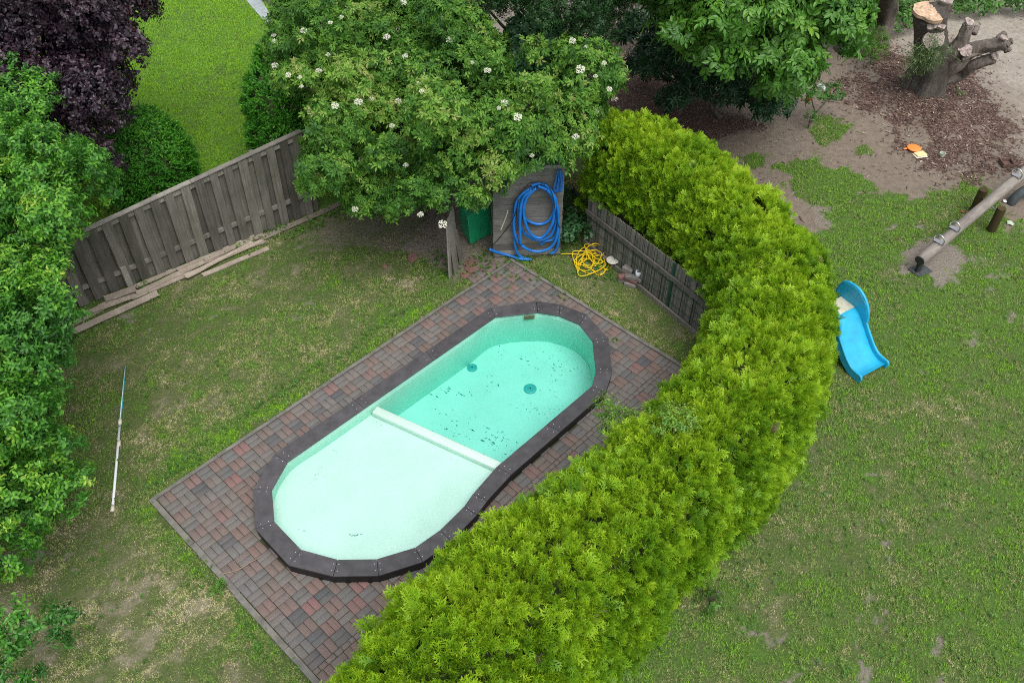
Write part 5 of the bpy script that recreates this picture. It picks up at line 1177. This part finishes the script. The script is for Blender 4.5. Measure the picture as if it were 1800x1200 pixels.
# ------------------------------------------------------------------ cut tree stump
sbp = P(1637, 172); st = thing('tree_stump', 'thick cut tree stump with pale sawn top and gnarled side limbs in the sand', 'tree stump', (sbp[0], sbp[1] + .35, 0))
def gnarl(pts, rads, mat, nm, n_=20, rough=.05, par=st):
    n_ = int(n_ * 1.8); pts = catmull(pts, 9); rd = np.interp(np.linspace(0, 1, len(pts)), np.linspace(0, 1, len(rads)), rads); k = MB()
    tt = np.linspace(0, 6, len(pts)); vs_before = 0
    k.tube(pts, rd, n_, rough=rough); V_ = k.v[0].reshape(len(pts), n_, 3); cen = pts[:, None, :]
    flute = 1 + .09 * np.sin(np.arange(n_) * 2 * np.pi / n_ * 5 + .8)[None, :, None] * np.linspace(1.0, .6, len(pts))[:, None, None]
    aa_, ll_ = np.meshgrid(np.arange(n_) * 2 * np.pi / n_, np.cumsum(np.r_[0, np.linalg.norm(np.diff(pts, axis=0), axis=1)]))
    bk_ = 1 + .16 * (vnoise(np.cos(aa_) * 2.2 + 20 + pts[0][0], np.sin(aa_) * 2.2 + ll_ * 1.6 + 30) - .5) + .10 * (vnoise(np.cos(aa_) * 7 + 40, np.sin(aa_) * 7 + ll_ * 4 + 50) - .5)
    k.v[0] = (cen + (V_ - cen) * flute * bk_[..., None]).reshape(-1, 3); return k.build(nm, mat, par, smooth=True)
cx, cy = sbp[0], sbp[1] + .38
tT = P(1635, 22, 1.95); tx, ty = tT[0], tT[1]
ztop = 1.95
gnarl([(cx, cy, -.05), (cx - .02, cy, .5), (cx * .5 + tx * .5, cy * .5 + ty * .5, 1.2), (tx, ty, ztop)], [.45, .37, .35, .33, .35], M['barkdark'], 'trunk', 24, .035)
def disc(c_, r_, nrm, mat, nm, par=st, th=.025, sq=1.0, n_=44):
    k = MB(); nrm = unit(np.array(nrm, float)); u = unit(np.cross(nrm, [0, 0, 1.0]) + 1e-6); v = np.cross(nrm, u); ph = fr2.uniform(0, 6.28, 4); ring = [np.array(c_) + r_ * (1 + .09 * math.sin(2 * a + ph[0]) + .07 * math.sin(3 * a + ph[1]) + .05 * math.sin(5 * a + ph[2]) + .03 * math.sin(9 * a + ph[3])) * (math.cos(a) * u + sq * math.sin(a) * v) for a in np.linspace(0, 2 * pi, n_, endpoint=False)]
    fr_s = [1.0, .96, .82, .70, .57, .44, .30, .17, .06]; c3 = np.array(c_); vs = [q_ - nrm * th for q_ in ring]; tn_ = [.2] * n_; fs = [tuple(range(n_))[::-1]]
    for m_, fq_ in enumerate(fr_s):
        for i_, q_ in enumerate(ring):
            crack = -.02 * (math.sin(i_ * 1.9 + ph[0]) > .86) * fq_
            vs.append(c3 + (q_ - c3) * fq_ + nrm * (th * .4 + crack + fr2.normal(0, .0025))); tn_.append(.05 if m_ == 0 else (.75 if m_ % 2 else .35) + fr2.normal(0, .12) - .3 * (crack < 0))
    for m_ in range(len(fr_s)):
        for i_ in range(n_): fs.append((m_ * n_ + i_, m_ * n_ + (i_ + 1) % n_, (m_ + 1) * n_ + (i_ + 1) % n_, (m_ + 1) * n_ + i_))
    fs.append(tuple(len(fr_s) * n_ + i_ for i_ in range(n_))); k.add(vs, fs, tn_); return k.build(nm, mat, par)
disc((tx - .02, ty, ztop + .03), .37, (0, -.1, 1), M['cutwood'], 'sawn_top', th=.05)
disc((tx + .12, ty - .33, ztop - .42), .24, (.05, -.75, .65), M['cutgrey'], 'sawn_face', th=.05); disc((tx + .0, ty - .30, ztop - .12), .12, (-.2, -.6, .6), M['cutgrey'], 'sawn_face', th=.05); disc((tx + .20, ty - .28, ztop - .14), .11, (.2, -.5, .7), M['cutgrey'], 'sawn_face', th=.05); disc((tx + .33, ty - .28, ztop - .85), .09, (.5, -.8, .1), M['cutgrey'], 'sawn_face', th=.04)
gnarl([(tx + .30, ty + .12, ztop - .6), (tx + .34, ty + .12, ztop - .1), (tx + .36, ty + .15, ztop + .16)], [.14, .13, .15], M['bark'], 'limb', 12); disc((tx + .36, ty + .15, ztop + .17), .14, (0, 0, 1), M['cutgrey'], 'sawn_face')
gnarl([(cx - .40, cy + .15, -.05), (cx - .28, cy + .2, .6), (cx - .18, cy + .25, 1.3), (tx - .1, ty + .1, 1.7)], [.17, .14, .13, .10], M['barkdark'], 'side_stem', 14)
LM = [([(cx + .2, cy + .1, .75), P(1672, 95, 1.0), P(1690, 72, 1.35), P(1702, 42, 1.75)], [.26, .22, .17, .13]), ([(cx + .2, cy + .1, .55), P(1690, 95, .95), P(1730, 82, 1.25), P(1770, 75, 1.45)], [.26, .22, .17, .19]), ([(cx + .25, cy - .05, .25), P(1690, 132, .45), P(1712, 115, .8), P(1748, 102, 1.05)], [.20, .13, .14, .15]), ([(cx + .15, cy, .5), P(1680, 110, .8), P(1695, 92, 1.05)], [.28, .24, .20])]
for p_, r_ in LM: gnarl([np.array(q_, float) for q_ in p_], [q_ * .82 for q_ in r_], M['limb'], 'limb', 14, .10)
disc(P(1704, 38, 1.80), .11, (.2, -.3, .9), M['cutgrey'], 'sawn_face'); disc(P(1697, 88, 1.22), .16, (-.1, -.7, .6), M['cutgrey'], 'sawn_face', sq=.8); disc(P(1750, 98, 1.12), .12, (.5, -.5, .6), M['cutgrey'], 'sawn_face'); disc(P(1765, 66, 1.58), .09, (.3, -.2, .9), M['cutgrey'], 'sawn_face')
for a_, b_, c_ in (((1768, 80, 1.4), (1780, 72, 1.5), .07), ((1755, 70, 1.45), (1768, 60, 1.55), .08), ((1765, 88, 1.3), (1773, 90, 1.3), .07), ((1712, 60, 1.5), (1717, 47, 1.6), .06), ((1690, 105, 1.0), (1735, 90, 1.15), .05)): gnarl([P(*a_), (P(*a_) + P(*b_)) / 2 + .02, P(*b_)], [c_, c_ * .9], M['limb'], 'knob', 10, .12)
wrp = np.random.default_rng(4); sp_ = np.array([[tx - .02 + wrp.normal(0, .20), ty - .40 + wrp.normal(0, .05), ztop - .80 + wrp.normal(0, .17)] for _ in range(95)]); V, tn = scatter(sp_, np.tile([0, -1.0, .1], (95, 1)) + wrp.normal(0, .6, (95, 3)), 'willow', .95, wrp.uniform(.0, .9, 95), wrp); fast_mesh('sprouts', V, 4, M['willow'], st, (0, 0, 0), dict(tint=tn))
k = MB()
for _ in range(14):
    a_ = np.array([tx + wrp.normal(0, .15), ty - .38, ztop - .7 + wrp.normal(0, .15)]); e_ = a_ + np.array([wrp.normal(0, .3), -.25, wrp.normal(-.1, .2)]); k.tube([a_, (a_ + e_) / 2 + (0, -.05, .03), e_], .006, 5)
k.build('sprout_stem', M['willow'], st)
# leaning trunk behind the walnut
tb = P(1530, 80); lt = thing('old_trunk', 'thick leaning grey trunk forking behind the walnut leaves', 'tree trunk', (tb[0], tb[1], 0))
gnarl([(tb[0] + .1, tb[1] + .1, -.05), (tb[0] + .18, tb[1] + .3, .7), P(1562, -40, 2.2)], [.36, .30, .26], M['bark'], 'trunk', 18, .05, lt)
tb2 = P(1500, 95); gnarl([(tb2[0], tb2[1] + .2, -.05), (tb2[0] - .05, tb2[1] + .3, .8), P(1478, -20, 2.0)], [.42, .38, .34], M['barkdark'], 'trunk', 18, .05, lt)

# ------------------------------------------------------------------ dark fence at the back and path
bf = thing('back_fence', 'dark upright paling fence in deep shade between the two trees', 'fence', (*P(1150, 150)[:2], 0)); a_, b_ = P(1060, 118)[:2], P(1300, 150)[:2]; a_ = a_ + (0, 0.9); b_ = b_ + (0, 1.4); dd = (b_ - a_) / np.linalg.norm(b_ - a_); k = MB()
for q_ in np.arange(0, np.linalg.norm(b_ - a_), .13): k.box((*(a_ + dd * q_), .8), (.10, .02, 1.6), rz=math.atan2(dd[1], dd[0]), tint=fr2.random(), jit=.004)
k.build('palings', M['fence'], bf); MB().beam((*(a_ - (0, -.04)), 1.2), (*(b_ - (0, -.04)), 1.2), .04, .08).build('rail', M['fence'], bf)
pa = [P(408, -30)[:2], P(440, 10)[:2], P(475, 50)[:2], P(488, 48)[:2], P(462, 5)[:2], P(432, -35)[:2]]
k = MB(); k.prism(pa, -.01, .02); tag(k.build('path', M['path'], org=(*pa[0], 0)), kind='structure')
yf = np.array([P(466, 3) , P(475, 2), P(470, -4), P(462, -2), P(480, 6), P(471, 5), P(484, -2)]); fp = thing('flower_bed_plant', 'small yellow flowering plant beside the stone path', 'plant', (*yf[0][:2], 0))
V, tn = scatter(yf + (0, 0, .12), np.tile([0, 0, 1.0], (len(yf), 1)), 'weed', 1.6, wrp.uniform(.2, .5, len(yf)), wrp); fast_mesh('leaves', V, 4, M['weed'], fp, (0, 0, 0), dict(tint=tn))
k = MB()
for q_ in range(26):
    c_ = yf[q_ % 7] + wrp.normal(0, .09, 3) * (1, 1, .2) + (0, 0, .22); k.lathe(c_, [(.004, 0), (.035, .01), (.012, .025)], 8, axis=(wrp.normal(0, .3), -.4, 1))
k.build('blossoms', M['yellowflower'], fp)

# ------------------------------------------------------------------ toys and litter
p = P(1606, 262, .02); k = MB(); pan = thing('toy_pan', 'orange toy frying pan lying in the sand', 'toy', (p[0], p[1], 0)); k.lathe((p[0], p[1], .0), [(.10, .0), (.135, .03), (.15, .055), (.13, .06), (.03, .065)], 28); k.build('bowl', M['orange'], pan, smooth=True); q_ = P(1588, 262, .03); k = MB(); k.beam((p[0] - .12, p[1] + .0, .04), (q_[0], q_[1], .03), .045, .018); k.build('handle', M['orange'], pan, bevel=.006)
p = P(1617, 273); k = MB(); k.box((p[0], p[1], .035), (.24, .16, .03), rz=.35); o = k.build('toy_box', M['yellowbox'], org=(p[0], p[1], 0), bevel=.015); tag(o, 'pale yellow toy box lid on a tray, touching the orange toy pan', 'toy'); k = MB(); k.box((p[0] - .01, p[1] - .02, .01), (.27, .18, .02), rz=.25); k.build('tray', M['cream'], o, bevel=.01)
p = P(1655, 275); k = MB(); k.lathe((p[0], p[1], 0), [(.045, 0), (.06, .09), (.052, .09), (.04, .015)], 18); k.box((p[0] - .05, p[1], .07), (.03, .04, .03)); tag(k.build('toy_cup', M['mint'], org=(p[0], p[1], 0), smooth=False), 'pale mint toy cup standing on the mulch', 'toy')
p = P(1768, 290); k = MB(); 
for dx, dy, sx_, sy_ in ((-.11, 0, .02, .24), (.11, 0, .02, .24), (0, -.11, .20, .02), (0, .11, .20, .02)): k.box((p[0] + dx, p[1] + dy, .05), (sx_, sy_, .09), jit=.003)
k.box((p[0], p[1], .02), (.2, .2, .02)); tag(k.build('metal_tray', M['rust'], org=(p[0], p[1], 0), bevel=.005), 'rusty brown square baking tray beside the seesaw', 'tray')
def scrap(nm, x, y, sz, mat, lab, z=.0, cat='litter', th=.006):
    p = P(x, y, z); k = MB(); m_ = 9; ring = [(p[0] + sz * fr2.uniform(.6, 1.1) * math.cos(a), p[1] + sz * fr2.uniform(.6, 1.3) * math.sin(a), z + .01 + fr2.uniform(0, .02)) for a in np.linspace(0, 5.6, m_)]
    k.add(ring + [(q_[0], q_[1], q_[2] + th) for q_ in ring], [tuple(range(m_))[::-1], tuple(range(m_, 2 * m_))] + [(i_, (i_ + 1) % m_, m_ + (i_ + 1) % m_, m_ + i_) for i_ in range(m_)]); return tag(k.build(nm, M[mat], org=(p[0], p[1], z)), lab, cat)
scrap('paper_scrap', 1766, 355, .05, 'white', 'white paper scrap between seesaw post and half buried tyre'); scrap('plastic_scrap', 1775, 394, .08, 'mint', 'pale green scrap on the grass right of the seesaw posts'); scrap('plastic_scrap', 1718, 118, .05, 'bluetoy', 'tiny blue scrap under the stump limbs'); scrap('plastic_scrap', 1692, 374, .03, 'redtoy', 'tiny red scrap on the grass left of the seesaw posts')
scrap('plastic_bag', 1443, 157, .12, 'white', 'crumpled white plastic bag lying on the low shrub', .75, 'bag', .05); scrap('toy_block', 1429, 166, .05, 'bluetoy', 'small blue toy caught in the low shrub', .55, 'toy', .04)
p = P(1421, 174, .5); k = MB(); k.lathe((p[0], p[1], p[2] - .06), [(max(.002, .06 * math.sin(a)), .06 * (1 - math.cos(a))) for a in np.linspace(0.02, 3.12, 10)], 14); tag(k.build('toy_ball', M['redtoy'], org=(p[0], p[1], p[2]), smooth=True), 'small red ball caught in the low shrub', 'ball')
p0 = P(380, 1009, .03); p1 = P(458, 978, .04); k = MB(); k.tube(catmull([p0, P(400, 1006, .04), P(420, 1000, .03), P(440, 988, .05), p1], 5), np.linspace(.004, .007, 21), 6); k.tube(catmull([P(420, 1000, .03), P(415, 992, .03), P(412, 985, .03)], 4), .004, 5); tag(k.build('twig', M['twig'], org=(*p0[:2], 0), smooth=True), 'thin dry twig lying across the terrace bricks', 'twig')

# straw tuft on the paving
print('objects', len(bpy.data.objects))
